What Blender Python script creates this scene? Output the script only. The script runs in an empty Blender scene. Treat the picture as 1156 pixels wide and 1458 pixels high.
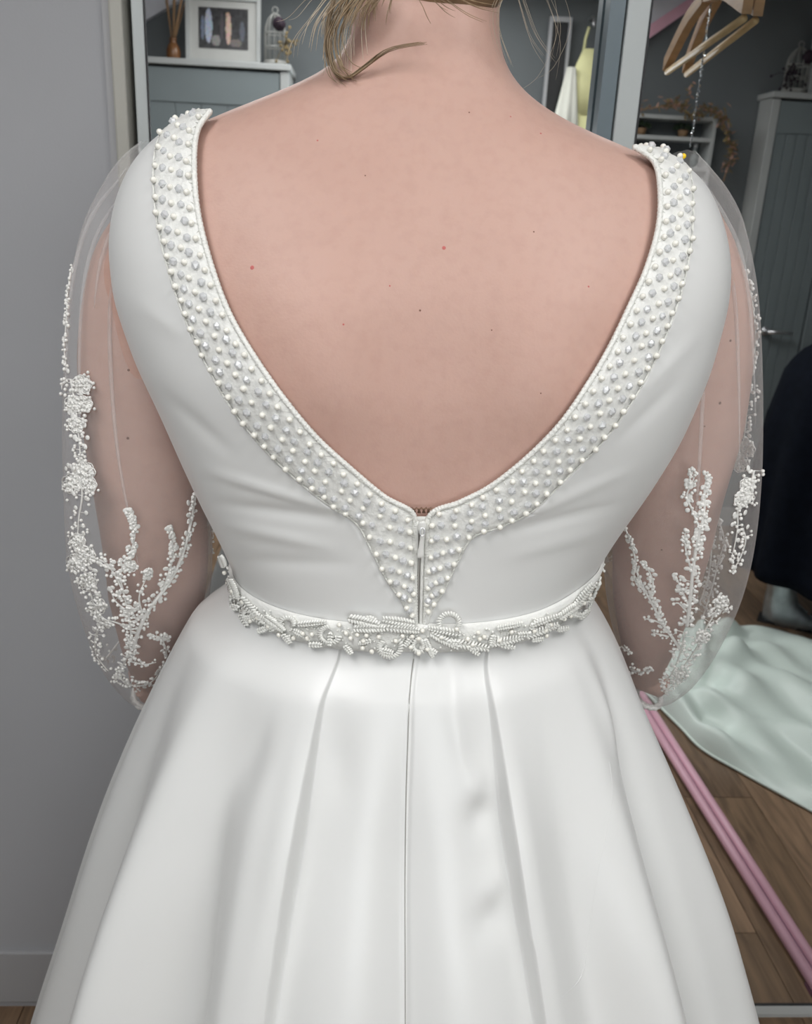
import bpy, bmesh, math, random
import numpy as np
from mathutils import Vector, Matrix

random.seed(7)
rng = np.random.default_rng(7)
S = bpy.context.scene
COL = S.collection

# ------------------------------------------------------------------ camera
H, D, F = 1.49, 1.30, 1250.0          # camera height, distance to the mirror wall, focal length in px
PITCH, YAW, ROLL = map(math.radians, (19.5, 3.4, 2.8))
CF = Vector((math.sin(YAW) * math.cos(PITCH), math.cos(YAW) * math.cos(PITCH), -math.sin(PITCH)))
r0 = CF.cross(Vector((0, 0, 1))).normalized()
u0 = r0.cross(CF)
CR = r0 * math.cos(ROLL) + u0 * math.sin(ROLL)
CU = -r0 * math.sin(ROLL) + u0 * math.cos(ROLL)
C0 = Vector((0, 0, H))
cd = bpy.data.cameras.new('camera')
cam = bpy.data.objects.new('camera', cd)
COL.objects.link(cam)
cam.matrix_world = Matrix(((CR.x, CU.x, -CF.x, C0.x), (CR.y, CU.y, -CF.y, C0.y), (CR.z, CU.z, -CF.z, C0.z), (0, 0, 0, 1)))
cd.sensor_fit = 'HORIZONTAL'
cd.sensor_width = 36
cd.lens = 36 * F / 1156
cd.clip_start = 0.02
cd.dof.use_dof = True
cd.dof.focus_distance = 0.68
cd.dof.aperture_fstop = 15.0
S.camera = cam

# ------------------------------------------------------------------ world, lamps, exposure
w = bpy.data.worlds.new('world')
S.world = w
w.use_nodes = True
w.node_tree.nodes['Background'].inputs[0].default_value = (0.8, 0.85, 0.9, 1)
w.node_tree.nodes['Background'].inputs[1].default_value = 0.05
LAMPS = [(-0.60, -0.22, 17, 0.5, 1.0), (0.75, -0.22, 16, 0.5, 1.0), (0.1, -1.25, 9, 1.2, 0.4)]
for i, (lx, ly, e, sx, sy) in enumerate(LAMPS):
    ld = bpy.data.lights.new('ceiling_panel_light', 'AREA')
    ld.shape = 'RECTANGLE'; ld.size = sx; ld.size_y = sy; ld.energy = e
    ld.color = (0.985, 0.99, 1.0)
    lo = bpy.data.objects.new('ceiling_panel_light', ld)
    lo.location = (lx, ly, 2.36)
    COL.objects.link(lo)
S.view_settings.view_transform = 'Standard'
S.view_settings.look = 'None'
S.view_settings.exposure = -0.58
S.view_settings.gamma = 1.0
S.view_settings.use_curve_mapping = False

# ------------------------------------------------------------------ helpers
def ray(px, py):
    return CF + CR * ((px - 578) / F) - CU * ((py - 729) / F)
def UP(px, py, y):                     # point in depth plane y seen at a photo position
    d = ray(px, py)
    return C0 + d * (y / d.y)
def UZ(px, py, z):                     # point at height z
    d = ray(px, py)
    return C0 + d * ((z - H) / d.z)
def RV(p):                             # where a thing seen in the mirror really stands
    return Vector((p.x, 2 * D - p.y, p.z))
def RUP(px, py, y): return RV(UP(px, py, y))
def RUZ(px, py, z): return RV(UZ(px, py, z))

def nodes(name):
    m = bpy.data.materials.new(name); m.use_nodes = True
    return m, m.node_tree.nodes, m.node_tree.links, m.node_tree.nodes['Principled BSDF']
def mat(name, col, rough=0.5, metal=0.0, noise=0.0, nscale=20.0, bump=0.0, bscale=80.0, spec=0.5, stretch=(1, 1, 1), **kw):
    m, N, L, b = nodes(name)
    b.inputs['Base Color'].default_value = (*col, 1)
    b.inputs['Roughness'].default_value = rough
    b.inputs['Metallic'].default_value = metal
    b.inputs['Specular IOR Level'].default_value = spec
    for k, v in kw.items():
        b.inputs[k.replace('_', ' ')].default_value = v
    if noise or bump:
        tc = N.new('ShaderNodeTexCoord'); mp = N.new('ShaderNodeMapping')
        mp.inputs['Scale'].default_value = stretch
        L.new(tc.outputs['Object'], mp.inputs[0])
    if noise:
        n = N.new('ShaderNodeTexNoise'); n.inputs['Scale'].default_value = nscale; n.inputs['Detail'].default_value = 5
        L.new(mp.outputs[0], n.inputs['Vector'])
        r = N.new('ShaderNodeValToRGB')
        r.color_ramp.elements[0].position = 0.3; r.color_ramp.elements[1].position = 0.7
        r.color_ramp.elements[0].color = (*[c * (1 - noise) for c in col], 1)
        r.color_ramp.elements[1].color = (*[min(1, c * (1 + noise)) for c in col], 1)
        L.new(n.outputs['Fac'], r.inputs[0]); L.new(r.outputs[0], b.inputs['Base Color'])
    if bump:
        n2 = N.new('ShaderNodeTexNoise'); n2.inputs['Scale'].default_value = bscale; n2.inputs['Detail'].default_value = 3
        L.new(mp.outputs[0], n2.inputs['Vector'])
        bp = N.new('ShaderNodeBump'); bp.inputs['Strength'].default_value = bump; bp.inputs['Distance'].default_value = 0.002
        L.new(n2.outputs['Fac'], bp.inputs['Height']); L.new(bp.outputs[0], b.inputs['Normal'])
    return m

M = {}
M['wall'] = mat('grey_wall_paint', (0.45, 0.455, 0.475), 0.75, noise=0.02, nscale=3, bump=0.08, bscale=300)
M['wall_back'] = mat('slate_wall_paint', (0.15, 0.165, 0.172), 0.8, noise=0.03, nscale=3, bump=0.08, bscale=300)
M['ceiling'] = mat('ceiling_paint', (0.8, 0.8, 0.8), 0.8, noise=0.02)
M['skirting'] = mat('skirting_grey', (0.44, 0.44, 0.45), 0.5, noise=0.03, nscale=6)
M['beige'] = mat('beige_jamb', (0.52, 0.51, 0.46), 0.5, noise=0.03, nscale=8)
M['white_frame'] = mat('white_aluminium', (0.60, 0.64, 0.64), 0.35, noise=0.02, nscale=5)
M['blue_reflection'] = mat('blue_grey_reflection', (0.17, 0.22, 0.25), 0.35, noise=0.02)  # flat colour of a reflected frame edge
M['dark'] = mat('dark_gasket', (0.02, 0.02, 0.022), 0.5, noise=0.1)
M['mirror'] = mat('mirror_glass', (0.86, 0.88, 0.88), 0.0, 1.0)
M['white_paint'] = mat('white_painted_wood', (0.46, 0.475, 0.47), 0.45, noise=0.03, nscale=9, bump=0.05)
M['grey_door'] = mat('grey_door_paint', (0.21, 0.245, 0.255), 0.5, noise=0.03, nscale=6)
M['chrome'] = mat('chrome', (0.80, 0.80, 0.82), 0.34, 1.0)
M['pink'] = mat('pink_paint', (0.80, 0.46, 0.56), 0.35, noise=0.03)
M['pink_beam'] = mat('pink_beam_paint', (0.88, 0.50, 0.62), 0.5, noise=0.03)
M['wire'] = mat('antique_wire', (0.36, 0.36, 0.34), 0.5, noise=0.1)
M['purple'] = mat('plum_groove', (0.18, 0.08, 0.13), 0.5, noise=0.05)
M['lavender'] = mat('pale_lavender', (0.74, 0.74, 0.80), 0.7, noise=0.03)
M['wood_hanger'] = mat('hanger_beech', (0.46, 0.27, 0.13), 0.4, noise=0.18, nscale=14, stretch=(1, 1, 6))
M['wood_bar'] = mat('hanger_pale_bar', (0.66, 0.47, 0.24), 0.4, noise=0.12, nscale=20)
M['navy'] = mat('navy_cloth', (0.004, 0.0055, 0.010), 0.9, noise=0.2, nscale=30, bump=0.2, spec=0.08)
M['grey_knit'] = mat('grey_knit', (0.16, 0.16, 0.16), 0.9, noise=0.2, nscale=60, bump=0.5, bscale=250)
M['silver'] = mat('silver_leather', (0.42, 0.45, 0.47), 0.28, 0.7, noise=0.2, nscale=25, bump=0.8, bscale=60)
M['mint'] = mat('mint_satin', (0.76, 0.85, 0.79), 0.36, noise=0.03, nscale=5, bump=0.1, bscale=30)
M['yellow'] = mat('pale_yellow_tulle', (0.85, 0.83, 0.45), 0.6, noise=0.06, nscale=12)
M['cream'] = mat('cream_tulle', (0.78, 0.78, 0.70), 0.6, noise=0.05, nscale=12)
M['purple_flower'] = mat('deep_purple_petal', (0.020, 0.008, 0.018), 0.7, noise=0.3, nscale=40)
M['dry_leaf'] = mat('dry_garland_leaf', (0.22, 0.16, 0.07), 0.7, noise=0.3, nscale=40)
M['dry_pink'] = mat('dusty_pink_blossom', (0.42, 0.25, 0.19), 0.7, noise=0.25, nscale=40)
M['green'] = mat('dark_plant_green', (0.035, 0.06, 0.03), 0.6, noise=0.3, nscale=40)
M['vase'] = mat('amber_vase', (0.18, 0.08, 0.03), 0.3, noise=0.2)
M['reed'] = mat('reed_stick', (0.28, 0.17, 0.09), 0.7, noise=0.2)
M['mount'] = mat('picture_mount', (0.52, 0.52, 0.50), 0.7, noise=0.02)
M['hair'] = mat('blonde_hair', (0.25, 0.175, 0.10), 0.38, noise=0.3, nscale=30, stretch=(1, 1, 0.2))
M['hair_light'] = mat('pale_blonde_hair', (0.50, 0.42, 0.32), 0.4, noise=0.15, nscale=30)
M['hair_dark'] = mat('brown_hair', (0.09, 0.055, 0.03), 0.45, noise=0.3, nscale=30, stretch=(1, 1, 0.2))
M['eye'] = mat('eye_white', (0.8, 0.8, 0.78), 0.2, noise=0.02)
M['iris'] = mat('iris_blue', (0.08, 0.13, 0.18), 0.2, noise=0.1)
M['lip'] = mat('lip', (0.50, 0.20, 0.18), 0.4, noise=0.05)
M['mole'] = mat('mole_brown', (0.17, 0.075, 0.05), 0.6, noise=0.1)
M['spot'] = mat('red_spot', (0.50, 0.12, 0.11), 0.6, noise=0.1)
M['satin'] = mat('ivory_satin', (0.755, 0.757, 0.745), 0.34, bump=0.05, bscale=45, noise=0.008, nscale=6, Sheen_Weight=0.15, Sheen_Roughness=0.4)
M['satin_band'] = mat('band_fabric', (0.78, 0.78, 0.75), 0.6, bump=0.35, bscale=420, noise=0.03, nscale=60)
M['cord'] = mat('white_cord', (0.82, 0.82, 0.78), 0.6, bump=0.6, bscale=700, noise=0.03, nscale=90)
M['lace'] = mat('white_lace', (0.86, 0.85, 0.82), 0.55, noise=0.04, nscale=120)
M['pearl'] = mat('pearl', (0.86, 0.84, 0.77), 0.16, noise=0.01, Coat_Weight=0.6, Coat_Roughness=0.05)
M['bugle'] = mat('glass_bugle_bead', (0.84, 0.84, 0.80), 0.22, noise=0.02, Coat_Weight=0.4)
M['zip'] = mat('zip_tape_grey', (0.34, 0.33, 0.31), 0.6, noise=0.05, nscale=200)
M['zip_white'] = mat('zip_pull_enamel', (0.80, 0.80, 0.77), 0.3, noise=0.02)
M['hook'] = mat('brown_hook', (0.20, 0.12, 0.08), 0.4, 0.6, noise=0.1)
M['pin_yellow'] = mat('yellow_pin_head', (0.9, 0.6, 0.02), 0.2, noise=0.02)
M['lamp'] = mat('lamp_diffuser', (0.9, 0.9, 0.9), 0.5, Emission_Color=(1, 0.97, 0.93, 1), Emission_Strength=3.0)
M['fill_glow'] = mat('fill_glow_pane', (0.9, 0.9, 0.9), 0.3, Emission_Color=(0.93, 0.97, 1.0, 1), Emission_Strength=5.4)  # emission for the added window, a fill light from behind the camera
M['glassbottle'] = mat('clear_bottle', (0.75, 0.8, 0.8), 0.08, Transmission_Weight=0.7, IOR=1.3)
M['tinsel'] = mat('silver_tinsel', (0.8, 0.82, 0.85), 0.15, 1.0)

def mat_crystal():
    m, N, L, b = nodes('faceted_crystal')
    b.inputs['Base Color'].default_value = (0.97, 0.98, 1, 1)
    b.inputs['Roughness'].default_value = 0.03
    b.inputs['Transmission Weight'].default_value = 0.5
    b.inputs['IOR'].default_value = 1.6
    return m
M['crystal'] = mat_crystal()

def mat_skin():
    m, N, L, b = nodes('skin')
    tc = N.new('ShaderNodeTexCoord')
    n1 = N.new('ShaderNodeTexNoise'); n1.inputs['Scale'].default_value = 9; n1.inputs['Detail'].default_value = 6
    n2 = N.new('ShaderNodeTexNoise'); n2.inputs['Scale'].default_value = 120; n2.inputs['Detail'].default_value = 3
    L.new(tc.outputs['Object'], n1.inputs['Vector']); L.new(tc.outputs['Object'], n2.inputs['Vector'])
    r = N.new('ShaderNodeValToRGB'); e = r.color_ramp.elements
    e[0].position = 0.3; e[0].color = (0.53, 0.335, 0.277, 1)
    e[1].position = 0.7; e[1].color = (0.57, 0.37, 0.308, 1)
    L.new(n1.outputs['Fac'], r.inputs[0])
    r2 = N.new('ShaderNodeValToRGB'); e = r2.color_ramp.elements
    e[0].position = 0.25; e[0].color = (0.80, 0.74, 0.72, 1)
    e[1].position = 0.55; e[1].color = (1, 1, 1, 1)
    L.new(n2.outputs['Fac'], r2.inputs[0])
    mx = N.new('ShaderNodeMix'); mx.data_type = 'RGBA'; mx.blend_type = 'MULTIPLY'; mx.inputs[0].default_value = 0.25
    L.new(r.outputs[0], mx.inputs[6]); L.new(r2.outputs[0], mx.inputs[7])
    L.new(mx.outputs[2], b.inputs['Base Color'])
    b.inputs['Roughness'].default_value = 0.5
    b.inputs['Specular IOR Level'].default_value = 0.35
    b.inputs['Subsurface Weight'].default_value = 0.08
    b.inputs['Subsurface Radius'].default_value = (0.01, 0.004, 0.002)
    b.inputs['Subsurface Scale'].default_value = 0.5
    bp = N.new('ShaderNodeBump'); bp.inputs['Strength'].default_value = 0.12; bp.inputs['Distance'].default_value = 0.001
    n3 = N.new('ShaderNodeTexNoise'); n3.inputs['Scale'].default_value = 500; n3.inputs['Detail'].default_value = 2
    L.new(tc.outputs['Object'], n3.inputs['Vector']); L.new(n3.outputs['Fac'], bp.inputs['Height']); L.new(bp.outputs[0], b.inputs['Normal'])
    return m
M['skin'] = mat_skin()

def mat_tulle():
    m, N, L, b = nodes('sheer_tulle')
    out = N['Material Output']
    b.inputs['Base Color'].default_value = (0.86, 0.84, 0.83, 1); b.inputs['Roughness'].default_value = 0.7
    t = N.new('ShaderNodeBsdfTransparent'); mx = N.new('ShaderNodeMixShader')
    lw = N.new('ShaderNodeLayerWeight'); lw.inputs['Blend'].default_value = 0.35
    r = N.new('ShaderNodeMapRange')
    r.inputs['From Min'].default_value = 0.0; r.inputs['From Max'].default_value = 1.0
    r.inputs['To Min'].default_value = 0.15; r.inputs['To Max'].default_value = 0.42
    pw = N.new('ShaderNodeMath'); pw.operation = 'POWER'; pw.inputs[1].default_value = 2.2
    L.new(lw.outputs['Facing'], pw.inputs[0]); L.new(pw.outputs[0], r.inputs['Value'])
    # net of the tulle: fine woven cells
    tc = N.new('ShaderNodeTexCoord')
    mp = N.new('ShaderNodeMapping'); mp.inputs['Scale'].default_value = (900, 900, 900)
    L.new(tc.outputs['Object'], mp.inputs[0])
    v = N.new('ShaderNodeTexVoronoi'); v.feature = 'DISTANCE_TO_EDGE'; v.inputs['Scale'].default_value = 1.0
    L.new(mp.outputs[0], v.inputs['Vector'])
    lt = N.new('ShaderNodeMapRange'); lt.inputs['From Min'].default_value = 0.02; lt.inputs['From Max'].default_value = 0.22
    lt.inputs['To Min'].default_value = 1.35; lt.inputs['To Max'].default_value = 0.75
    L.new(v.outputs['Distance'], lt.inputs['Value'])
    mu = N.new('ShaderNodeMath'); mu.operation = 'MULTIPLY'
    L.new(r.outputs[0], mu.inputs[0]); L.new(lt.outputs[0], mu.inputs[1])
    L.new(mu.outputs[0], mx.inputs[0]); L.new(t.outputs[0], mx.inputs[1]); L.new(b.outputs[0], mx.inputs[2])
    L.new(mx.outputs[0], out.inputs['Surface'])
    return m
M['tulle'] = mat_tulle()

def mat_wood(i):
    m, N, L, b = nodes('floor_plank_%d' % i)
    base = [(0.25, 0.160, 0.098), (0.21, 0.135, 0.082), (0.28, 0.180, 0.112), (0.18, 0.115, 0.072)][i]
    tc = N.new('ShaderNodeTexCoord'); mp = N.new('ShaderNodeMapping'); mp.inputs['Scale'].default_value = (14, 1.6, 1)
    mp.inputs['Location'].default_value = (i * 3.3, i * 1.7, 0)
    L.new(tc.outputs['Object'], mp.inputs[0])
    n = N.new('ShaderNodeTexNoise'); n.inputs['Scale'].default_value = 3; n.inputs['Detail'].default_value = 7; n.inputs['Distortion'].default_value = 1.2
    L.new(mp.outputs[0], n.inputs['Vector'])
    r = N.new('ShaderNodeValToRGB'); e = r.color_ramp.elements
    e[0].position = 0.3; e[0].color = (*[c * 0.62 for c in base], 1)
    e[1].position = 0.7; e[1].color = (*[c * 1.3 for c in base], 1)
    L.new(n.outputs['Fac'], r.inputs[0]); L.new(r.outputs[0], b.inputs['Base Color'])
    b.inputs['Roughness'].default_value = 0.42
    return m
for i in range(4): M['wood%d' % i] = mat_wood(i)

class MB:
    def __init__(s): s.v = []; s.f = []
    def add(s, v, f):
        o = len(s.v); s.v += [tuple(p) for p in v]; s.f += [tuple(i + o for i in q) for q in f]
    def box(s, c, d, rz=0.0, R=None):
        hx, hy, hz = d[0] / 2, d[1] / 2, d[2] / 2
        R = R or Matrix.Rotation(rz, 3, 'Z')
        v = [Vector(c) + R @ Vector((sx * hx, sy * hy, sz * hz)) for sz in (-1, 1) for sx, sy in ((-1, -1), (1, -1), (1, 1), (-1, 1))]
        s.add(v, [(3, 2, 1, 0), (4, 5, 6, 7), (0, 1, 5, 4), (1, 2, 6, 5), (2, 3, 7, 6), (3, 0, 4, 7)])
    def bar(s, a, b, wd, th, upv=(0, 0, 1)):
        a, b = Vector(a), Vector(b); t = (b - a); l = t.length; t.normalize()
        x = t.cross(Vector(upv))
        if x.length < 1e-4: x = t.cross(Vector((1, 0, 0)))
        x.normalize(); z = x.cross(t)
        s.box((a + b) / 2, (wd, l, th), R=Matrix((x, t, z)).transposed())
    def tube(s, pts, rad, seg=8, caps=True, flat=1.0):
        pts = [Vector(p) for p in pts]; n = len(pts)
        rad = [rad] * n if not hasattr(rad, '__len__') else rad
        ref = Vector((0.13, 0.92, 0.21)); V = []; last = None
        for i, p in enumerate(pts):
            t = (pts[min(i + 1, n - 1)] - pts[max(i - 1, 0)])
            if t.length < 1e-9: t = Vector((0, 0, 1))
            t.normalize()
            if last is None:
                x = t.cross(ref)
                if x.length < 1e-3: x = t.cross(Vector((1, 0, 0)))
            else: x = last - t * last.dot(t)
            x.normalize(); last = x; y = t.cross(x)
            for k in range(seg):
                a = 2 * math.pi * k / seg
                V.append(p + (x * math.cos(a) + y * math.sin(a) * flat) * rad[i])
        Fc = [(i * seg + k, i * seg + (k + 1) % seg, (i + 1) * seg + (k + 1) % seg, (i + 1) * seg + k) for i in range(n - 1) for k in range(seg)]
        if caps:
            Fc.append(tuple(reversed(range(seg)))); Fc.append(tuple((n - 1) * seg + k for k in range(seg)))
        s.add(V, Fc)
    def ell(s, c, r, R=None, nu=10, nv=6):
        c = Vector(c); R = R or Matrix.Identity(3)
        r = (r, r, r) if not hasattr(r, '__len__') else r
        V = [c + R @ Vector((0, 0, r[2]))]
        for j in range(1, nv):
            t = math.pi * j / nv
            for i in range(nu):
                p = 2 * math.pi * i / nu
                V.append(c + R @ Vector((r[0] * math.sin(t) * math.cos(p), r[1] * math.sin(t) * math.sin(p), r[2] * math.cos(t))))
        V.append(c + R @ Vector((0, 0, -r[2]))); e = len(V) - 1
        Fc = [(0, 1 + i, 1 + (i + 1) % nu) for i in range(nu)]
        for j in range(nv - 2):
            for i in range(nu):
                a = 1 + j * nu + i; b = 1 + j * nu + (i + 1) % nu
                Fc.append((a, a + nu, b + nu, b))
        b0 = 1 + (nv - 2) * nu
        Fc += [(b0 + i, e, b0 + (i + 1) % nu) for i in range(nu)]
        s.add(V, Fc)
    def grid(s, P, closed=False):      # P[row][col]
        nr, nc = len(P), len(P[0]); V = [p for r_ in P for p in r_]
        m_ = nc if closed else nc - 1
        s.add(V, [(i * nc + k, i * nc + (k + 1) % nc, (i + 1) * nc + (k + 1) % nc, (i + 1) * nc + k) for i in range(nr - 1) for k in range(m_)])
    def loft(s, P, cap=True):          # closed rings
        o = len(s.v); s.grid(P, True); n = len(P[0]); r_ = len(P)
        if cap:
            s.f.append(tuple(o + k for k in reversed(range(n)))); s.f.append(tuple(o + (r_ - 1) * n + k for k in range(n)))
    def prism(s, poly, axis, t):       # poly: 3D points, extruded by vector axis*t
        a = Vector(axis) * t; n = len(poly)
        V = [Vector(p) for p in poly] + [Vector(p) + a for p in poly]
        s.add(V, [tuple(range(n)), tuple(reversed(range(n, 2 * n)))] + [(i, i + n, (i + 1) % n + n, (i + 1) % n) for i in range(n)])
    def mesh(s, name, m, smooth=True):
        me = bpy.data.meshes.new(name)
        me.from_pydata([tuple(p) for p in s.v], [], s.f)
        bm = bmesh.new(); bm.from_mesh(me); bmesh.ops.recalc_face_normals(bm, faces=bm.faces); bm.to_mesh(me); bm.free()
        if m: me.materials.append(m)
        if smooth:
            for p in me.polygons: p.use_smooth = True
        return me
    def build(s, name, m, parent=None, smooth=False, solid=0.0, sub=0, sharp=None, off=-1):
        me = s.mesh(name, m, smooth)
        o = bpy.data.objects.new(name, me); COL.objects.link(o)
        if parent: o.parent = parent
        if solid:
            md = o.modifiers.new('thickness', 'SOLIDIFY'); md.thickness = solid; md.offset = off
        if sub:
            md = o.modifiers.new('smooth', 'SUBSURF'); md.levels = sub; md.render_levels = sub
        return o
def obj(name, me, parent=None, M4=None):
    o = bpy.data.objects.new(name, me); COL.objects.link(o)
    if parent: o.parent = parent
    if M4 is not None: o.matrix_local = M4
    return o
def tag(o, label, cat, group=None):
    o['label'] = label; o['category'] = cat
    if group: o['group'] = group
    return o
def struct(o, label=None):
    o['kind'] = 'structure'
    if label: o['label'] = label
    return o
def thing(name, label, cat, group=None):
    o = bpy.data.objects.new(name, None); o.empty_display_size = 0.05; COL.objects.link(o)
    return tag(o, label, cat, group)
def boxo(name, c, d, m, parent=None, rz=0, bev=0.0):
    b = MB(); b.box(c, d, rz); o = b.build(name, m, parent)
    if bev:
        md = o.modifiers.new('bevel', 'BEVEL'); md.width = bev; md.segments = 2
    return o
def interp(x, xs, ys): return float(np.interp(x, xs, ys))
def cat(pts, n):                        # resample a polyline smoothly (Catmull-Rom)
    P = [Vector(p) for p in pts]; out = []; m = len(P) - 1
    for i in range(n):
        t = i / (n - 1) * m; k = min(int(t), m - 1); u = t - k
        p0, p1, p2, p3 = P[max(k - 1, 0)], P[k], P[k + 1], P[min(k + 2, m)]
        out.append(0.5 * ((2 * p1) + (p2 - p0) * u + (2 * p0 - 5 * p1 + 4 * p2 - p3) * u * u + (3 * p1 - p0 - 3 * p2 + p3) * u ** 3))
    return out
def remesh(o, vox, it=2):
    md = o.modifiers.new('r', 'REMESH'); md.mode = 'VOXEL'; md.voxel_size = vox; md.use_smooth_shade = True
    if it:
        sm = o.modifiers.new('s', 'SMOOTH'); sm.iterations = it; sm.factor = 0.5
    dg = bpy.context.evaluated_depsgraph_get()
    me = bpy.data.meshes.new_from_object(o.evaluated_get(dg))
    o.modifiers.clear(); old = o.data; me.materials.clear(); me.materials.append(old.materials[0])
    for p in me.polygons: p.use_smooth = True
    o.data = me; me.name = old.name + '_surface'

# ------------------------------------------------------------------ the room
RX0, RX1, RYB, RZ = -1.75, 2.45, -1.75, 2.42      # left, right, back wall; ceiling height
WT = 0.1
fl = struct(boxo('floor', ((RX0 + RX1) / 2, (RYB + D) / 2 + 0.1, -0.03), (RX1 - RX0 + 0.4, D - RYB + 0.4, 0.04), M['dark']), 'brown wood laminate floor')
pw, pl = 0.19, 1.28
nx = int((RX1 - RX0) / pw) + 1
pm = {}
for i in range(nx):
    y = RYB - 0.05 - (i * 0.47 % pl)
    while y < D + 0.1:
        a, b = max(y, RYB), min(y + pl, D + 0.12)
        if b - a > 0.02:
            k = (i * 7 + int((y + 9) * 5)) % 4
            p = MB(); p.box((0, 0, 0), (pw - 0.002, b - a - 0.002, 0.012))
            o = p.build('plank', M['wood%d' % k], fl); o.location = (RX0 + (i + 0.5) * pw, (a + b) / 2, -0.006)
        y += pl
struct(boxo('ceiling', ((RX0 + RX1) / 2, (RYB + D) / 2, RZ + 0.03), (RX1 - RX0 + 0.3, D - RYB + 0.3, 0.06), M['ceiling']))
struct(boxo('wall_left', (RX0 - 0.05, (RYB + D) / 2, RZ / 2), (WT, D - RYB + 0.3, RZ), M['wall_back']))
struct(boxo('wall_right', (RX1 + 0.05, (RYB + D) / 2, RZ / 2), (WT, D - RYB + 0.3, RZ), M['wall_back']))
struct(boxo('wall_back', ((RX0 + RX1) / 2, RYB - 0.05, RZ / 2), (RX1 - RX0, WT, RZ), M['wall_back']))
# the mirror wall: plain grey panel left of the sliding mirrors, a backing behind them
xe = UP(166, 150, D).x                       # right end of the grey panel
xj = UP(185, 110, D).x                       # right end of the beige jamb
struct(boxo('wall_front', ((RX0 + xe) / 2, D + 0.045, RZ / 2), (xe - RX0, 0.09, RZ), M['wall']), 'plain grey painted wall panel left of the mirror')
struct(boxo('wall_recess', ((xj + RX1) / 2, D + 0.14, RZ / 2), (RX1 - xj + 0.1, 0.06, RZ), M['wall']))
zs = UP(45, 1352, D).z
struct(boxo('baseboard_front', ((RX0 + xe) / 2, D - 0.004, zs / 2 + 0.01), (xe - RX0, 0.012, zs - 0.018), M['skirting'], bev=0.003), 'grey skirting board under the plain wall panel')
struct(boxo('baseboard_back', ((RX0 + RX1) / 2, RYB + 0.008, 0.05), (RX1 - RX0, 0.016, 0.10), M['white_paint'], bev=0.003), 'white skirting along the back wall')
struct(boxo('trim_1', ((xe + xj) / 2, D + 0.03, RZ / 2), (xj - xe - 0.002, 0.10, RZ), M['beige'], bev=0.003), 'beige upright jamb beside the mirror door')
boxo('edge_bead', (xe - 0.004, D - 0.004, RZ / 2 + 0.1), (0.010, 0.012, RZ - 0.2), M['skirting'], bpy.data.objects['trim_1'])

def mirror_door(label, x0, x1, y, wl, wr, left_dark=False):
    t = thing('sliding_mirror_door', label, 'mirror', 'sliding mirror doors of the wardrobe')
    t.location = ((x0 + x1) / 2, y, 0)
    cx = (x0 + x1) / 2; h = 2.30; zb = 0.012
    def part(n, c, d, m, bev=0.002):
        return boxo(n, (c[0] - cx, c[1], c[2]), d, m, t, bev=bev)
    pc = (x0 + wl + x1 - wr) / 2
    part('stile', (x0 + wl / 2, 0, zb + h / 2), (wl, 0.020, h), M['white_frame'])
    part('stile', (x1 - wr / 2, 0, zb + h / 2), (wr, 0.020, h), M['white_frame'])
    part('bottom_rail', (pc, 0, zb + 0.0125), (x1 - x0 - wl - wr, 0.020, 0.025), M['white_frame'])
    part('top_rail', (pc, 0, zb + h - 0.02), (x1 - x0 - wl - wr, 0.020, 0.04), M['white_frame'])
    for sx in (x0 + wl + 0.001, x1 - wr - 0.001):
        part('gasket', (sx, -0.001, zb + h / 2), (0.002, 0.019, h - 0.07), M['dark'], 0)
    part('gasket', (pc, -0.001, zb + 0.026), (x1 - x0 - wl - wr, 0.019, 0.002), M['dark'], 0)
    part('mirror_pane', (pc, 0.0, zb + h / 2), (x1 - x0 - wl - wr - 0.004, 0.016, h - 0.054), M['mirror'], 0)
    return t
mx0 = UP(182, 60, D).x; mx1 = UP(204, 5, D).x
px0 = UP(889, 40, D - 0.03).x; px1 = UP(926, 5, D - 0.03).x
MYF = D - 0.008                                  # the panes' front plane is D for reflections
DL = mirror_door('left mirror door of the wardrobe with pale aluminium frame, behind the bride', xj + 0.006, px0 + 0.012, D + 0.008, mx1 - xj - 0.006, 0.022)
DR = mirror_door('right mirror door of the wardrobe, with the wide white upright beside the bride\'s shoulder', px0, px0 + 1.15, D + 0.008 - 0.034, px1 - px0, 0.045)
be = boxo('edge_strip', (px0 - 0.0125, D - 0.020, 0.012 + 1.15), (0.020, 0.026, 2.3), M['blue_reflection'], None)  # solid strip standing in for the frame edge's reflection in the left mirror
be.parent = DL; be.matrix_parent_inverse = Matrix.Translation(-Vector(DL.location)); be.name = 'edge_strip'
boxo('floor_track', ((xj + RX1) / 2, D + 0.02, 0.004), (RX1 - xj, 0.10, 0.012), M['white_frame'])
struct(bpy.data.objects['floor_track'], 'pale floor track of the sliding doors').name = 'trim_2'
# added window, unseen behind the camera: glows to lift the bodice and arms
wx, wz, ww, wh = 0.24, 1.34, 0.92, 1.0
win = struct(boxo('added_window_1', (wx, RYB + 0.006, wz), (ww, 0.010, wh), M['fill_glow']), 'added glowing window in the back wall, for fill light')
for c_, d_ in (((wx, wz + wh / 2 + 0.025), (ww + 0.1, 0.05)), ((wx, wz - wh / 2 - 0.025), (ww + 0.1, 0.05)), ((wx - ww / 2 - 0.025, wz), (0.05, wh)), ((wx + ww / 2 + 0.025, wz), (0.05, wh)), ((wx, wz), (0.035, wh))):
    boxo('added_window_frame', (c_[0], RYB + 0.020, c_[1]), (d_[0], 0.04, d_[1]), M['white_frame'], win, bev=0.003)
boxo('added_window_sill', (wx, RYB + 0.05, wz - wh / 2 - 0.06), (ww + 0.16, 0.10, 0.025), M['white_frame'], win, bev=0.004)
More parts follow.
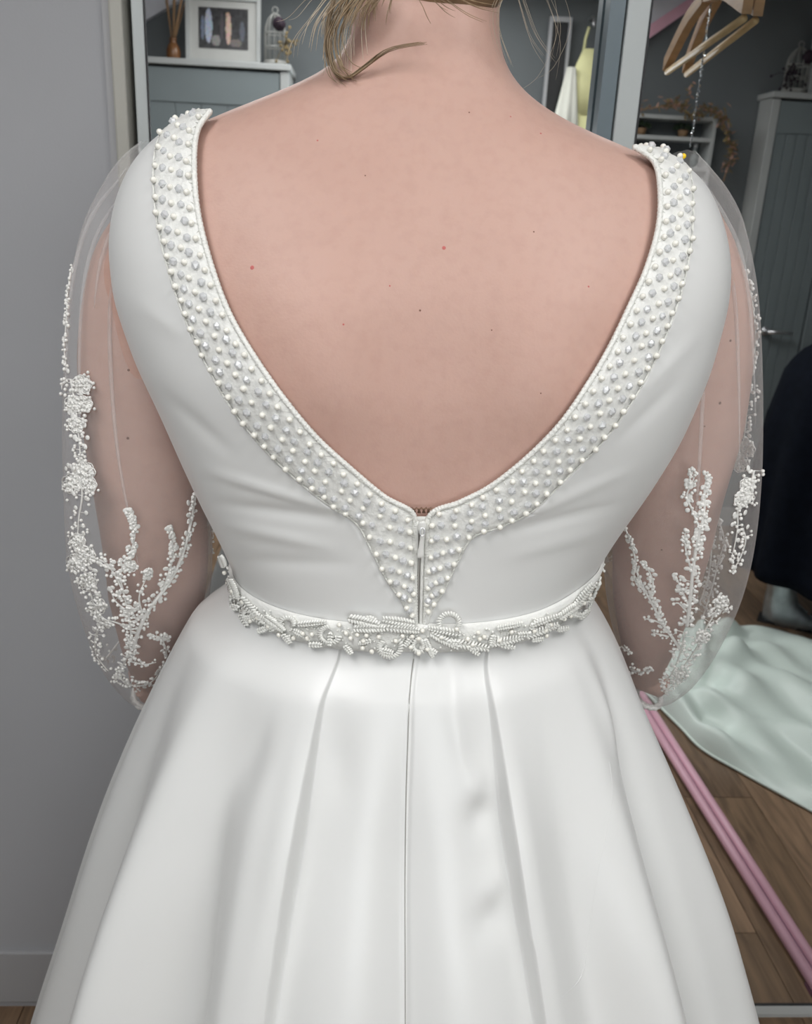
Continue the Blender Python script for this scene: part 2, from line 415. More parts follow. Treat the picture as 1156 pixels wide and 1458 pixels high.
for i, (lx, ly, e, sx, sy) in enumerate(LAMPS):
    t = thing('ceiling_lamp', ['flat white ceiling lamp panel over the left of the room', 'flat white ceiling lamp panel over the right of the room', 'long ceiling lamp panel near the back wall'][i], 'lamp', 'ceiling lamp panels')
    t.location = (lx, ly, RZ)
    boxo('housing', (0, 0, -0.012), (sx + 0.04, sy + 0.04, 0.024), M['white_paint'], t, bev=0.004)
    boxo('diffuser', (0, 0, -0.027), (sx, sy, 0.008), M['lamp'], t)

# ------------------------------------------------------------------ things seen in the mirrors (built where they really stand)
DMR = D - 0.034                                  # pane plane of the right door; the left one is D
def rvm(mb, right):                              # turn a shape laid out in the mirror's view into the real one
    d = DMR if right else D
    mb.v = [(p[0], 2 * d - p[1], p[2]) for p in mb.v]
    return mb
def RP(p, right): return Vector((p.x, 2 * (DMR if right else D) - p.y, p.z))
def settle(t, base):
    t.location = base
    for c in t.children: c.location = Vector(c.location) - Vector(base)
YBL, YBR = 2 * D - RYB, 2 * DMR - RYB            # back wall as the two mirrors show it

# sloping soffits on the back wall
b = MB(); b.prism([UP(x, y, YBR - 0.04) for x, y in ((870, 92), (1000, 2), (1040, -26), (1032, -38), (990, -8), (870, 72))], (0, 1, 0), 0.04)
struct(rvm(b, True).build('trim_3', M['pink_beam']), 'sloping pink beam on the back wall, seen in the right mirror')
b = MB(); b.prism([UP(x, y, YBR - 0.03) for x, y in ((870, 72), (990, -8), (1010, -22), (870, -22))], (0, 1, 0), 0.03)
struct(rvm(b, True).build('trim_4', M['lavender']), 'pale lavender panel above the pink beam')
b = MB(); b.prism([UP(x, y, YBL - 0.04) for x, y in ((195, 36), (262, -4), (272, -18), (195, -18))], (0, 1, 0), 0.04)
struct(rvm(b, False).build('trim_5', M['lavender']), 'pale sloping soffit in the far corner, seen in the left mirror')

def cupboard(label, xl, xr, y0, y1, ztop, right, handle=None, edge='l'):
    t = thing('cupboard', label, 'cupboard', 'white framed cupboards with grey doors')
    st = 0.035
    def bx(name, c, d, m, par=None, bev=0.0):
        q = MB(); q.box(c, d); o = rvm(q, right).build(name, m, par or t)
        if bev:
            md = o.modifiers.new('bevel', 'BEVEL'); md.width = bev; md.segments = 2
        return o
    ym = (y0 + y1) / 2; dy = y1 - y0
    bx('side_panel', (xl + 0.012, ym + 0.01, ztop / 2), (0.024, dy - 0.02, ztop), M['white_paint'])
    bx('side_panel', (xr - 0.012, ym + 0.01, ztop / 2), (0.024, dy - 0.02, ztop), M['white_paint'])
    bx('top_board', ((xl + xr) / 2, ym, ztop - 0.012), (xr - xl + 0.02, dy + 0.02, 0.024), M['white_paint'], bev=0.003)
    bx('back_panel', ((xl + xr) / 2, y1 - 0.01, ztop / 2), (xr - xl - 0.05, 0.012, ztop - 0.05), M['white_paint'])
    bx('stile', (xl + st / 2, y0 + 0.012, ztop / 2 - 0.014), (st, 0.024, ztop - 0.03), M['white_paint'], bev=0.002)
    bx('stile', (xr - st / 2, y0 + 0.012, ztop / 2 - 0.014), (st, 0.024, ztop - 0.03), M['white_paint'], bev=0.002)
    bx('rail', ((xl + xr) / 2, y0 + 0.012, 0.05), (xr - xl - 2 * st, 0.024, 0.1), M['white_paint'], bev=0.002)
    nd = 2
    wd = (xr - xl - 2 * st) / nd
    for k in range(nd):
        cx = xl + st + wd * (k + 0.5)
        d = bx('door', (cx, y0 + 0.02, 0.1 + (ztop - 0.13) / 2), (wd - 0.006, 0.016, ztop - 0.135), M['grey_door'], bev=0.002)
        zt, zl = ztop - 0.03, 0.1
        bx('door_rail', (cx, y0 + 0.009, zt - 0.07), (wd - 0.006, 0.012, 0.13), M['grey_door'], d, 0.003)
        bx('door_rail', (cx, y0 + 0.009, zl + 0.07), (wd - 0.006, 0.012, 0.13), M['grey_door'], d, 0.003)
        nb = 6
        for q in range(nb):
            bwid = (wd - 0.008) / nb
            bx('board', (cx - wd / 2 + 0.004 + bwid * (q + 0.5), y0 + 0.0115, (zt + zl) / 2), (bwid - 0.004, 0.007, zt - zl - 0.27), M['grey_door'], d, 0.0015)
        if handle and k == 0:
            hp = handle
            hq = MB(); hq.ell((hp.x - 0.0, y0 - 0.006, hp.z), (0.022, 0.008, 0.022)); hq.tube([(hp.x, y0 - 0.004, hp.z), (hp.x, y0 - 0.045, hp.z)], 0.008)
            hq.tube([(hp.x - 0.008, y0 - 0.045, hp.z), (hp.x + 0.05, y0 - 0.047, hp.z + 0.001), (hp.x + 0.115, y0 - 0.043, hp.z - 0.002)], [0.010, 0.009, 0.008])
            rvm(hq, right).build('handle', M['chrome'], d, smooth=True)['label'] = 'chrome lever handle'
    settle(t, RP(Vector(((xl + xr) / 2, ym, 0)), right))
    return t
YR = 4.13
pr = UP(1103, 130, YR); zr = pr.z
hp = UP(1089, 471, YR)
cupboard('tall white cupboard with grey boarded doors and lever handle, in the right mirror', pr.x, RX1 - 0.02, YR, YBR - 0.01, zr, True, handle=Vector((hp.x, 0, hp.z)))
YL = 4.08
plq = UP(411, 92, YL); zl_ = plq.z
cupboard('white cupboard with grey panelled doors, under the framed photo in the left mirror', RX0 + 0.02, plq.x, YL, YBL - 0.01, zl_, False)

# framed photograph
def picture(label, c, wd, hh, right, tilt=0.12, rot=0.0):
    t = thing('photo_frame', label, 'picture frame')
    R = Matrix.Rotation(rot, 3, 'Z') @ Matrix.Rotation(-tilt, 3, 'X')
    P = lambda x, y, z: Vector(c) + R @ Vector((x, y, z))
    fw = 0.016
    for a in ((0, fw / 2, wd, fw), (0, hh - fw / 2, wd, fw), (-wd / 2 + fw / 2, hh / 2, fw, hh - 2 * fw), (wd / 2 - fw / 2, hh / 2, fw, hh - 2 * fw)):
        q = MB(); q.box(P(a[0], 0, a[1]), (a[2], 0.02, a[3]), R=R); rvm(q, right).build('frame_bar', M['white_paint'], t)
    q = MB(); q.box(P(0, 0.004, hh / 2), (wd - 2 * fw, 0.006, hh - 2 * fw), R=R); rvm(q, right).build('mount', M['mount'], t)
    # the print: a dark scene with pale standing figures
    pwid, ph = wd * 0.66, hh * 0.60
    nx_, ny_ = 66, 50; q = MB()
    q.grid([[P((i / nx_ - 0.5) * pwid, -0.0008, hh * 0.53 + (j / ny_ - 0.5) * ph) for i in range(nx_ + 1)] for j in range(ny_ + 1)])
    me = rvm(q, right).mesh('print', None, False)
    m, N, L, bs = nodes('photo_print'); at = N.new('ShaderNodeVertexColor'); at.layer_name = 'print'; L.new(at.outputs[0], bs.inputs['Base Color']); bs.inputs['Roughness'].default_value = 0.4
    me.materials.append(m); ca = me.color_attributes.new('print', 'FLOAT_COLOR', 'POINT')
    rr = np.random.default_rng(3)
    figs = [(0.20, 0.55, 0.075, 0.42, (0.42, 0.47, 0.58)), (0.08, 0.5, 0.035, 0.3, (0.16, 0.2, 0.28)), (0.60, 0.50, 0.055, 0.40, (0.62, 0.45, 0.36)), (0.47, 0.55, 0.035, 0.33, (0.07, 0.06, 0.07)), (0.88, 0.45, 0.05, 0.25, (0.10, 0.11, 0.14)), (0.35, 0.2, 0.09, 0.14, (0.26, 0.25, 0.24)), (0.58, 0.84, 0.03, 0.055, (0.5, 0.33, 0.26)), (0.75, 0.16, 0.12, 0.1, (0.17, 0.15, 0.14))]
    cells = rr.random((14, 18))
    for j in range(ny_ + 1):
        for i in range(nx_ + 1):
            u, v = i / nx_, j / ny_
            g = 0.012 + 0.03 * cells[min(int(v * 14), 13), min(int(u * 18), 17)]
            c_ = (g, g * 0.95, g * 1.05)
            for (fx, fy, fa, fb, fc) in figs:
                if ((u - fx) / fa) ** 2 + ((v - fy) / fb) ** 2 < 1: c_ = tuple(k * (0.7 + 0.5 * rr.random()) for k in fc)
            ca.data[j * (nx_ + 1) + i].color = (*c_, 1)
    obj('print', me, t)
    settle(t, RP(Vector(c), right))
yp = 4.19
a = UP(265, 79, yp); a2 = UP(371, 83, yp)
picture('white framed photo of figures against a dark ground, on the left cupboard', ((a.x + a2.x) / 2, yp, zl_), a2.x - a.x, (a2.x - a.x) * 0.84, False)
a = UP(1149, 128, yp)
picture('white framed photo cut by the picture edge, on the right cupboard', (a.x + 0.17, yp, zr), 0.34, 0.29, True)

def cage(label, c, r, h, right):
    t = thing('birdcage_ornament', label, 'ornament', 'white wire birdcage ornaments with purple flowers')
    c = Vector(c)
    q = MB()
    q.loft([[c + Vector((rr_ * math.cos(k * math.pi / 10), rr_ * math.sin(k * math.pi / 10), z)) for k in range(20)] for rr_, z in ((r, 0), (r * 1.05, 0.008), (r * 1.05, 0.018), (r * 0.95, 0.022))])
    rvm(q, right).build('base', M['wire'], t, smooth=True)
    for k in range(12):
        a_ = k * math.pi / 6
        pts = [c + Vector((r * 0.95 * math.cos(a_) * f, r * 0.95 * math.sin(a_) * f, z * h)) for f, z in ((1, 0.1), (1, 0.62), (0.93, 0.75), (0.7, 0.88), (0.35, 0.97), (0.03, 1.0))]
        q = MB(); q.tube(pts, 0.0022, 5); rvm(q, right).build('wire', M['wire'], t, smooth=True)
    for z in (0.36, 0.62):
        q = MB(); q.tube([c + Vector((r * 0.95 * math.cos(k * math.pi / 12), r * 0.95 * math.sin(k * math.pi / 12), z * h)) for k in range(25)], 0.003, 5, False)
        rvm(q, right).build('hoop', M['wire'], t, smooth=True)
    q = MB(); q.tube([c + Vector((0.012 * math.cos(k * math.pi / 6), 0, h + 0.012 + 0.012 * math.sin(k * math.pi / 6))) for k in range(13)], 0.002, 5, False)
    rvm(q, right).build('ring', M['wire'], t, smooth=True)
    fc = c + Vector((r * 0.45, -r * 0.85, h * 0.78))
    q = MB()
    for k in range(26):
        v = Vector(rng.normal(size=3)); v.normalize()
        q.ell(fc + v * 0.020, (0.017, 0.017, 0.007), R=v.to_track_quat('Z', 'Y').to_matrix(), nu=7, nv=4)
    rvm(q, right).build('flower', M['purple_flower'], t, smooth=True)['label'] = 'deep purple flower'
    q = MB()
    for k in range(24):
        v = Vector((rng.normal(0.3, 0.5), -0.5, rng.normal(0, 0.5)))
        p0 = c + Vector((r * (0.9 if not right else -1.1), -r * 0.5, 0.075)); p1 = p0 + v * 0.06
        q.tube([p0, p0 + v * 0.03 + Vector((0, 0, 0.01)), p1], 0.0012, 4); q.ell(p1, 0.006, nu=6, nv=4)
    rvm(q, right).build('dried_sprig', M['dry_leaf'] if not right else M['purple_flower'], t, smooth=True)
    settle(t, RP(c, right))
a = UP(392, 88, 4.17)
cage('white wire birdcage with purple flower beside the framed photo, in the left mirror', (a.x, 4.17, zl_ + 0.001), 0.046, 0.20, False)
a = UP(1130, 128, 4.20)
cage('white wire birdcage with purple flower on the cupboard, in the right mirror', (a.x, 4.20, zr + 0.001), 0.050, 0.185, True)

# reed diffuser
t = thing('reed_diffuser', 'brown vase of tall reeds at the left of the framed photo', 'vase')
c = UP(247, 79, 4.2); c.z = zl_
q = MB(); q.loft([[c + Vector((r_ * math.cos(k * math.pi / 8), r_ * math.sin(k * math.pi / 8), z)) for k in range(16)] for r_, z in ((0.024, 0), (0.029, 0.01), (0.029, 0.045), (0.022, 0.062), (0.014, 0.072), (0.014, 0.085), (0.017, 0.09))])
rvm(q, False).build('vase', M['vase'], t, smooth=True)
for k in range(9):
    d_ = Vector((rng.normal(0.02, 0.05), rng.normal(0, 0.03), 0.34)); p0 = c + Vector((rng.normal(0, 0.004), rng.normal(0, 0.004), 0.06))
    q = MB(); q.tube([p0, p0 + d_ * 0.5, p0 + d_], 0.003, 6); rvm(q, False).build('reed', M['reed'], t, smooth=True)
settle(t, RP(c, False))

# wall shelf, plants, bottle, garland
ys = YBR - 0.13
xr_ = UP(1022, 168, ys).x; xl_ = xr_ - 0.42
zz = [UP(960, y, ys).z for y in (164, 194, 236, 286)]
t = thing('wall_shelf', 'small white wall shelf with three tiers, in the right mirror', 'shelf')
for z in zz:
    q = MB(); q.box(((xl_ + xr_) / 2, (ys + YBR) / 2, z - 0.008), (xr_ - xl_ - 0.032, 0.125, 0.016)); rvm(q, True).build('shelf_board', M['white_paint'], t)
for x in (xl_ + 0.008, xr_ - 0.008):
    q = MB(); q.box((x, (ys + YBR) / 2, (zz[0] + zz[-1]) / 2 - 0.005), (0.016, 0.127, zz[0] - zz[-1] + 0.025)); rvm(q, True).build('side_board', M['white_paint'], t)
settle(t, RP(Vector(((xl_ + xr_) / 2, YBR, zz[-1])), True))
for px_, lab in ((972, 'small dark potted plant on the upper tier of the wall shelf'), (912, 'small dark potted plant beside the white mirror upright')):
    c = UP(px_, 190, ys + 0.06); c.z = zz[1]
    t = thing('potted_plant', lab, 'plant', 'little plants on the wall shelf')
    q = MB(); q.loft([[c + Vector((r_ * math.cos(k * math.pi / 7), r_ * math.sin(k * math.pi / 7), z)) for k in range(14)] for r_, z in ((0.018, 0), (0.024, 0.03), (0.022, 0.031))])
    rvm(q, True).build('pot', M['reed'], t, smooth=True)
    q = MB()
    for k in range(40):
        v = Vector((rng.normal(0, 1), rng.normal(0, 0.6), abs(rng.normal(0, 0.7)))); v.normalize()
        q.ell(c + Vector((0, 0, 0.034)) + Vector((v.x * 0.036, v.y * 0.03, v.z * 0.022)), (0.011, 0.006, 0.003), R=v.to_track_quat('X', 'Z').to_matrix(), nu=6, nv=4)
    rvm(q, True).build('foliage', M['green'], t)
    settle(t, RP(c, True))
c = UP(987, 232, ys + 0.06); c.z = zz[2]
t = thing('glass_bottle', 'small clear bottle on the middle tier of the wall shelf', 'bottle')
q = MB(); q.loft([[c + Vector((r_ * math.cos(k * math.pi / 8), r_ * math.sin(k * math.pi / 8), z)) for k in range(16)] for r_, z in ((0.016, 0), (0.018, 0.005), (0.018, 0.05), (0.008, 0.065), (0.008, 0.085))])
rvm(q, True).build('bottle_body', M['glassbottle'], t, smooth=True)
q = MB(); q.tube([c + Vector((0, 0, 0.082)), c + Vector((0, 0, 0.1))], 0.01, 10); rvm(q, True).build('stopper', M['chrome'], t, smooth=True)
settle(t, RP(c, True))
t = thing('flower_garland', 'dried leaf and blossom garland trailing over the wall shelf corner', 'garland')
gp = cat([UP(x, y, ys - 0.025) for x, y in ((905, 158), (940, 152), (966, 150), (984, 164), (1004, 156), (1024, 162), (1031, 176), (1038, 198), (1043, 214), (1036, 238), (1030, 258))], 60)
q = MB(); q.tube(gp, 0.003, 6); rvm(q, True).build('stem', M['reed'], t, smooth=True)
ql, qf = MB(), MB()
for k in range(230):
    p = gp[rng.integers(0, 56)] + Vector(rng.normal(0, 0.014, 3))
    v = Vector(rng.normal(size=3)); v.normalize()
    (ql if rng.random() < 0.62 else qf).ell(p, (0.015, 0.006, 0.002), R=v.to_track_quat('X', 'Z').to_matrix(), nu=6, nv=4)
for k in range(9):
    p = UP(982 + rng.normal(0, 3), 118 + k * 3.4, ys - 0.025); v = Vector(rng.normal(size=3))
    (ql if k % 2 else qf).ell(p, (0.013, 0.006, 0.003), R=v.to_track_quat('X', 'Z').to_matrix(), nu=6, nv=4)
o = rvm(ql, True).build('leaves', M['dry_leaf'], t); o['kind'] = 'stuff'
o = rvm(qf, True).build('blossoms', M['dry_pink'], t); o['kind'] = 'stuff'
settle(t, RP(gp[30], True))

# hangers, their rail and the tinsel string
ztop = 2.02
def hanger(lab, ap, le, ri):
    t = thing('wooden_hanger', lab, 'hanger', 'wooden clothes hangers on the rail')
    nrm = (le - ri).cross(Vector((0, 0, 1))).normalized()
    for e in (le, ri):
        pts = cat([ap + (e - ap) * 0.02, ap + (e - ap) * 0.45 + Vector((0, 0, 0.022)), e + Vector((0, 0, 0.016))], 9)
        q = MB()
        rows = []
        for i, p in enumerate(pts):
            f = i / 8; hh = 0.010 + 0.004 * math.sin(f * 2.6); th = 0.008
            rows.append([p + nrm * sx * th + Vector((0, 0, sz * hh)) for sx, sz in ((-1, -1), (-1, 1), (-0.5, 1.25), (0.5, 1.25), (1, 1), (1, -1))])
        q.loft(rows); rvm(q, True).build('arm', M['wood_hanger'], t, smooth=False)
    q = MB(); q.tube([le + (ri - le) * 0.02, ri + (le - ri) * 0.02], 0.0062, 10); rvm(q, True).build('trouser_bar', M['wood_bar'], t, smooth=True)
    q = MB(); hk = [ap + Vector((0, 0, 0.01)), Vector((ap.x, ap.y, ztop - 0.045))] + [Vector((ap.x + 0.0, ap.y, ztop)) + nrm.cross(Vector((0, 0, 1))) * (0.022 * math.sin(k)) + Vector((0, 0, -0.022 * math.cos(k))) for k in np.linspace(0.5, 5.2, 12)]
    q.tube(hk, 0.002, 6); rvm(q, True).build('hook', M['chrome'], t, smooth=True)
    settle(t, RP(ap, True))
ap = UP(1007, -6, 1.80); le = UP(948, 104, 2.02); ri = UP(1062, 24, 1.55)
hanger('pale wooden clothes hanger with trouser bar, nearer the white mirror upright', ap, le, ri)
hanger('pale wooden clothes hanger with trouser bar, farther from the white mirror upright', UP(1024, -10, 1.80), UP(976, 107, 2.02), UP(1078, 27, 1.57))
t = thing('clothes_rail', 'thin chrome clothes rail carrying the two wooden hangers', 'clothes rail')
q = MB(); q.tube([(ap.x - 0.12, ap.y, ztop), (RX1, ap.y, ztop)], 0.011, 12); rvm(q, True).build('rail_bar', M['chrome'], t, smooth=True)
q = MB(); q.tube([(ap.x - 0.11, ap.y, ztop), (ap.x - 0.11, ap.y, RZ)], 0.007, 10); rvm(q, True).build('drop_rod', M['chrome'], t, smooth=True)
settle(t, RP(Vector((ap.x, ap.y, ztop)), True))
a = UP(1012, 4, 1.80); z1 = UP(984, 210, 1.80).z
q = MB(); x_ = a.x; y_ = a.y
q.tube([(x_, y_, ztop), (x_, y_, z1)], 0.0009, 5)
z = ztop - 0.03
while z > z1:
    s_ = 0.0026 if z > 1.62 else 0.0014
    q.box((x_ + rng.normal(0, 0.001), y_ + rng.normal(0, 0.001), z), (s_, s_, s_ * 1.6), R=Vector(rng.normal(size=3)).to_track_quat('Z', 'Y').to_matrix()); z -= 0.0046
tag(rvm(q, True).build('tinsel_string', M['tinsel']), 'glittering silver tinsel string hanging by the wooden hangers', 'tinsel')

# pink rail on the floor
t = thing('pink_floor_rail', 'long pink double rail lying on the wooden floor, in the right mirror', 'rail')
A_, B_ = UZ(1190, 1434, 0.018), UZ(880, 945, 0.018)
sd = (B_ - A_).normalized().cross(Vector((0, 0, 1)))
for k in (-1, 1):
    q = MB(); q.tube([A_ + sd * 0.0135 * k, (A_ + B_) / 2 + sd * 0.0135 * k, B_ + sd * 0.0135 * k], 0.0125, 12); rvm(q, True).build('tube', M['pink'], t, smooth=True)
q = MB(); q.bar(A_ + Vector((0, 0, -0.004)), B_ + Vector((0, 0, -0.004)), 0.012, 0.014); rvm(q, True).build('groove_strip', M['purple'], t)
for f in (0.04, 0.96):
    p = A_.lerp(B_, f); q = MB(); q.box((p.x, p.y, 0.004), (0.05, 0.03, 0.008)); rvm(q, True).build('foot', M['purple'], t)
settle(t, RP((A_ + B_) / 2 - Vector((0, 0, 0.018)), True))

# mint satin dress spread over the floor
near = cat([UZ(x, y, 0.0) for x, y in ((880, 948), (930, 1000), (968, 1038), (1000, 1070), (1060, 1105), (1156, 1158), (1290, 1232))], 90)
far = cat([UZ(x, y, 0.0) for x, y in ((950, 912), (985, 900), (1020, 896), (1060, 894), (1100, 898), (1160, 915), (1300, 960))], 90)
rows = []; nv = 70
for j in range(nv + 1):
    v = j / nv; row = []
    for i in range(90):
        u = i / 89
        p = near[i].lerp(far[i], v)
        e = min(1, v / 0.05) ** 0.5 * min(1, (1 - v) / 0.08) ** 0.5 * min(1, (u + 0.001) / 0.05) ** 0.5
        f1 = math.sin(9.5 * v + 5.5 * u - 3.0 * u * u + 0.6)
        f2 = math.sin(19 * v - 9 * u + 1.6 * math.sin(6 * u))
        f3 = math.exp(-((v - 0.20 - 0.10 * u) / 0.05) ** 2)
        f4 = math.exp(-((u - 0.30 + 0.25 * (v - 0.6)) / 0.035) ** 2) * min(1, max(0, (v - 0.35) / 0.3))
        h_ = 0.036 + 0.022 * f1 + 0.015 * f2 + 0.034 * f3 + 0.012 * math.sin(31 * v + 12 * u * u - 3) + 0.055 * f4 + 0.045 * v * max(0, math.sin(11 * u + 4 * v)) ** 2
        if v < 0.10: h_ += 0.012 * math.sin(v / 0.10 * math.pi)
        row.append(Vector((p.x, p.y, 0.004 + max(0.006, h_) * e)))
    rows.append(row)
t = thing('mint_satin_dress', 'pale mint satin dress spread in folds over the floor, in the right mirror', 'dress')
q = MB(); q.grid(rows); rvm(q, True).build('skirt_fabric', M['mint'], t, smooth=True)
q = MB(); q.tube([r_ + Vector((0, 0, 0.003)) for r_ in rows[0]], 0.004, 6); rvm(q, True).build('hem', M['mint'], t, smooth=True)
settle(t, RP(near[45].lerp(far[45], 0.5), True))

# yellow dress on the back wall
yd = YBL - 0.10
top = UP(842, 70, yd)
t = thing('yellow_dress', 'pale yellow and cream dress hanging on the back wall, by the white mirror upright', 'dress')
def ring(c, rx, ry, n=48, fold=0.0, k=9):
    return [c + Vector((rx * math.cos(a_) * (1 + fold * math.sin(k * a_)), ry * math.sin(a_) * (1 + fold * math.sin(k * a_ + 1)), 0)) for a_ in np.linspace(0, 2 * math.pi, n, endpoint=False)]
q = MB(); q.loft([ring(top + Vector((0, 0, z)), rx, ry) for z, rx, ry in ((0.0, 0.035, 0.015), (-0.06, 0.06, 0.025), (-0.14, 0.085, 0.04), (-0.27, 0.12, 0.04))], False); rvm(q, False).build('bodice', M['yellow'], t, smooth=True, solid=0.002)
q = MB(); q.loft([ring(top + Vector((0, 0, z)), rx, ry, 90, fo) for z, rx, ry, fo in ((-0.26, 0.12, 0.040, 0.03), (-0.4, 0.16, 0.05, 0.08), (-0.8, 0.20, 0.065, 0.12), (-1.25, 0.22, 0.08, 0.14))], False); rvm(q, False).build('skirt', M['yellow'], t, smooth=True, solid=0.002)
q = MB(); q.loft([ring(top + Vector((-0.085, -0.03, z)), rx, ry, 60, fo, 7) for z, rx, ry, fo in ((-0.08, 0.02, 0.02, 0.05), (-0.3, 0.055, 0.03, 0.1), (-0.7, 0.07, 0.045, 0.14), (-1.1, 0.10, 0.05, 0.14))], False); rvm(q, False).build('veil', M['cream'], t, smooth=True, solid=0.002)
for s_ in (-1, 1):
    q = MB(); q.tube([top + Vector((s_ * 0.033, 0, -0.01)), top + Vector((s_ * 0.03, 0, 0.04)), top + Vector((s_ * 0.02, 0, 0.085))], 0.006, 6); rvm(q, False).build('strap', M['yellow'], t, smooth=True)
q = MB(); q.tube([top + Vector((0.04, -0.03, -0.08)), top + Vector((0.055, -0.05, -0.12)), top + Vector((0.05, -0.05, -0.17))], 0.012, 8); rvm(q, False).build('ribbon', M['pink'], t, smooth=True)
q = MB(); q.tube([top + Vector((0, 0, 0.09)), top + Vector((0, 0.03, 0.13)), top + Vector((0, 0.10, 0.13))], 0.005, 6); rvm(q, False).build('wall_hook', M['chrome'], t, smooth=True)
settle(t, RP(top, False))
# narrow dark panel with a pale edge next to it
a = UP(788, 40, YBL - 0.04); zb = 0.0
t = thing('leaning_panel', 'narrow dark panel with a pale edge standing by the yellow dress', 'panel')
zt = UP(806, 32, YBL - 0.04).z
q = MB(); q.box((a.x + 0.03, YBL - 0.03, zt / 2), (0.07, 0.02, zt)); rvm(q, False).build('dark_board', M['dark'], t)
for s_ in (-1, 1):
    q = MB(); q.box((a.x + 0.03 + s_ * 0.042, YBL - 0.034, zt / 2 + 0.01), (0.013, 0.03, zt + 0.02)); rvm(q, False).build('edge_strip', M['wall'], t)
q = MB(); q.box((a.x + 0.03, YBL - 0.034, zt + 0.01), (0.07, 0.03, 0.02)); rvm(q, False).build('edge_strip', M['wall'], t)
settle(t, RP(Vector((a.x, YBL, 0)), False))

# ------------------------------------------------------------------ the woman in the long navy skirt
def sx_ring(c, a, bf, bb, n=2.2, N_=40, rot=0.0):
    out = []
    for k in range(N_):
        th = 2 * math.pi * k / N_
        sx, cy = math.sin(th), math.cos(th)
        x = a * math.copysign(abs(sx) ** (2 / n), sx); y = (bf if cy > 0 else bb) * math.copysign(abs(cy) ** (2 / n), cy)
        out.append(Vector(c) + Vector((x * math.cos(rot) - y * math.sin(rot), x * math.sin(rot) + y * math.cos(rot), 0)))
    return out
def hand_mb(q, w, fwd, side, palm, curl=0.5, s_=1.0):
    """palm and five fingers; w wrist, fwd along the hand, side towards the thumb, palm = palm normal"""
    fwd, side, palm = fwd.normalized(), side.normalized(), palm.normalized()
    pts = [w, w + fwd * 0.03 * s_, w + fwd * 0.065 * s_, w + fwd * 0.088 * s_]
    rows = []
    for p, hw, ht in zip(pts, (0.026, 0.036, 0.041, 0.040), (0.019, 0.016, 0.013, 0.010)):
        rows.append([p + side * (hw * s_ * math.cos(a_)) + palm * (ht * s_ * math.sin(a_)) for a_ in np.linspace(0, 2 * math.pi, 14, endpoint=False)])
    q.loft(rows)
    for k, (o_, ln) in enumerate(((0.029, 0.072), (0.010, 0.080), (-0.010, 0.074), (-0.029, 0.058))):
        p = w + fwd * 0.078 * s_ + side * o_ * s_; pp = [p]; ang = 0.15
        for seg, l_ in enumerate((0.45, 0.30, 0.25)):
            ang += curl * (0.7 if seg == 0 else 0.9)
            p = p + (fwd * math.cos(ang) + palm * math.sin(ang)) * ln * l_ * s_; pp.append(p)
        q.tube(pp, [0.0095 * s_, 0.009 * s_, 0.008 * s_, 0.006 * s_], 8)
        q.ell(pp[-1], 0.006 * s_)
    p = w + fwd * 0.022 * s_ + side * 0.022 * s_
    pp = [p, p + (side * 0.8 + fwd * 0.6 + palm * 0.2).normalized() * 0.034 * s_, p + (side * 0.8 + fwd * 0.6 + palm * 0.2).normalized() * 0.034 * s_ + (side * 0.25 + fwd + palm * 0.3).normalized() * 0.030 * s_]
    q.tube(pp, [0.013 * s_, 0.011 * s_, 0.008 * s_], 8); q.ell(pp[-1], 0.008 * s_)
def head_mb(q, c, f=1, s_=1.0):
    """c = skull centre; faces +y * f"""
    V = lambda x, y, z: c + Vector((x * s_, y * f * s_, z * s_))
    q.ell(c, (0.076 * s_, 0.094 * s_, 0.098 * s_), nu=28, nv=18)
    q.ell(V(0, 0.030, -0.050), (0.060 * s_, 0.062 * s_, 0.068 * s_), nu=24, nv=14)
    q.ell(V(0, 0.066, -0.098), (0.026 * s_, 0.022 * s_, 0.020 * s_), nu=14, nv=10)
    q.tube([V(0, 0.086, -0.005), V(0, 0.104, -0.035), V(0, 0.108, -0.045)], [0.008 * s_, 0.011 * s_, 0.011 * s_], 10)
    q.ell(V(0, 0.104, -0.046), (0.015 * s_, 0.011 * s_, 0.009 * s_))
    q.ell(V(0, 0.084, 0.012), (0.050 * s_, 0.014 * s_, 0.012 * s_))
    for k in (-1, 1):
        q.ell(V(0.040 * k, 0.070, -0.035), (0.018 * s_, 0.016 * s_, 0.018 * s_))
        q.ell(V(0.077 * k, -0.004, -0.020), (0.010 * s_, 0.019 * s_, 0.031 * s_))
    q.ell(V(0, 0.086, -0.068), (0.022 * s_, 0.009 * s_, 0.010 * s_))
def face_parts(par, c, f=1, s_=1.0):
    V = lambda x, y, z: c + Vector((x * s_, y * f * s_, z * s_))
    for k in (-1, 1):
        q = MB(); q.ell(V(0.032 * k, 0.080, -0.006), (0.0135 * s_, 0.010 * s_, 0.008 * s_), nu=14, nv=8); e = q.build('eye', M['eye'], par, smooth=True)
        q = MB(); q.ell(V(0.032 * k, 0.0885, -0.006), (0.0055 * s_, 0.003 * s_, 0.0055 * s_), nu=12, nv=6); q.build('iris', M['iris'], e, smooth=True)
        q = MB(); q.tube([V((0.016 + 0.012 * j) * k, 0.094 - 0.004 * j, 0.012 + 0.004 * math.sin(j)) for j in range(3)], [0.003 * s_, 0.003 * s_, 0.0015 * s_], 6); q.build('eyebrow', M['hair_dark'], par, smooth=True)
    q = MB(); q.ell(V(0, 0.092, -0.064), (0.022 * s_, 0.006 * s_, 0.005 * s_)); q.ell(V(0, 0.092, -0.073), (0.019 * s_, 0.006 * s_, 0.006 * s_)); q.build('lips', M['lip'], par, smooth=True)

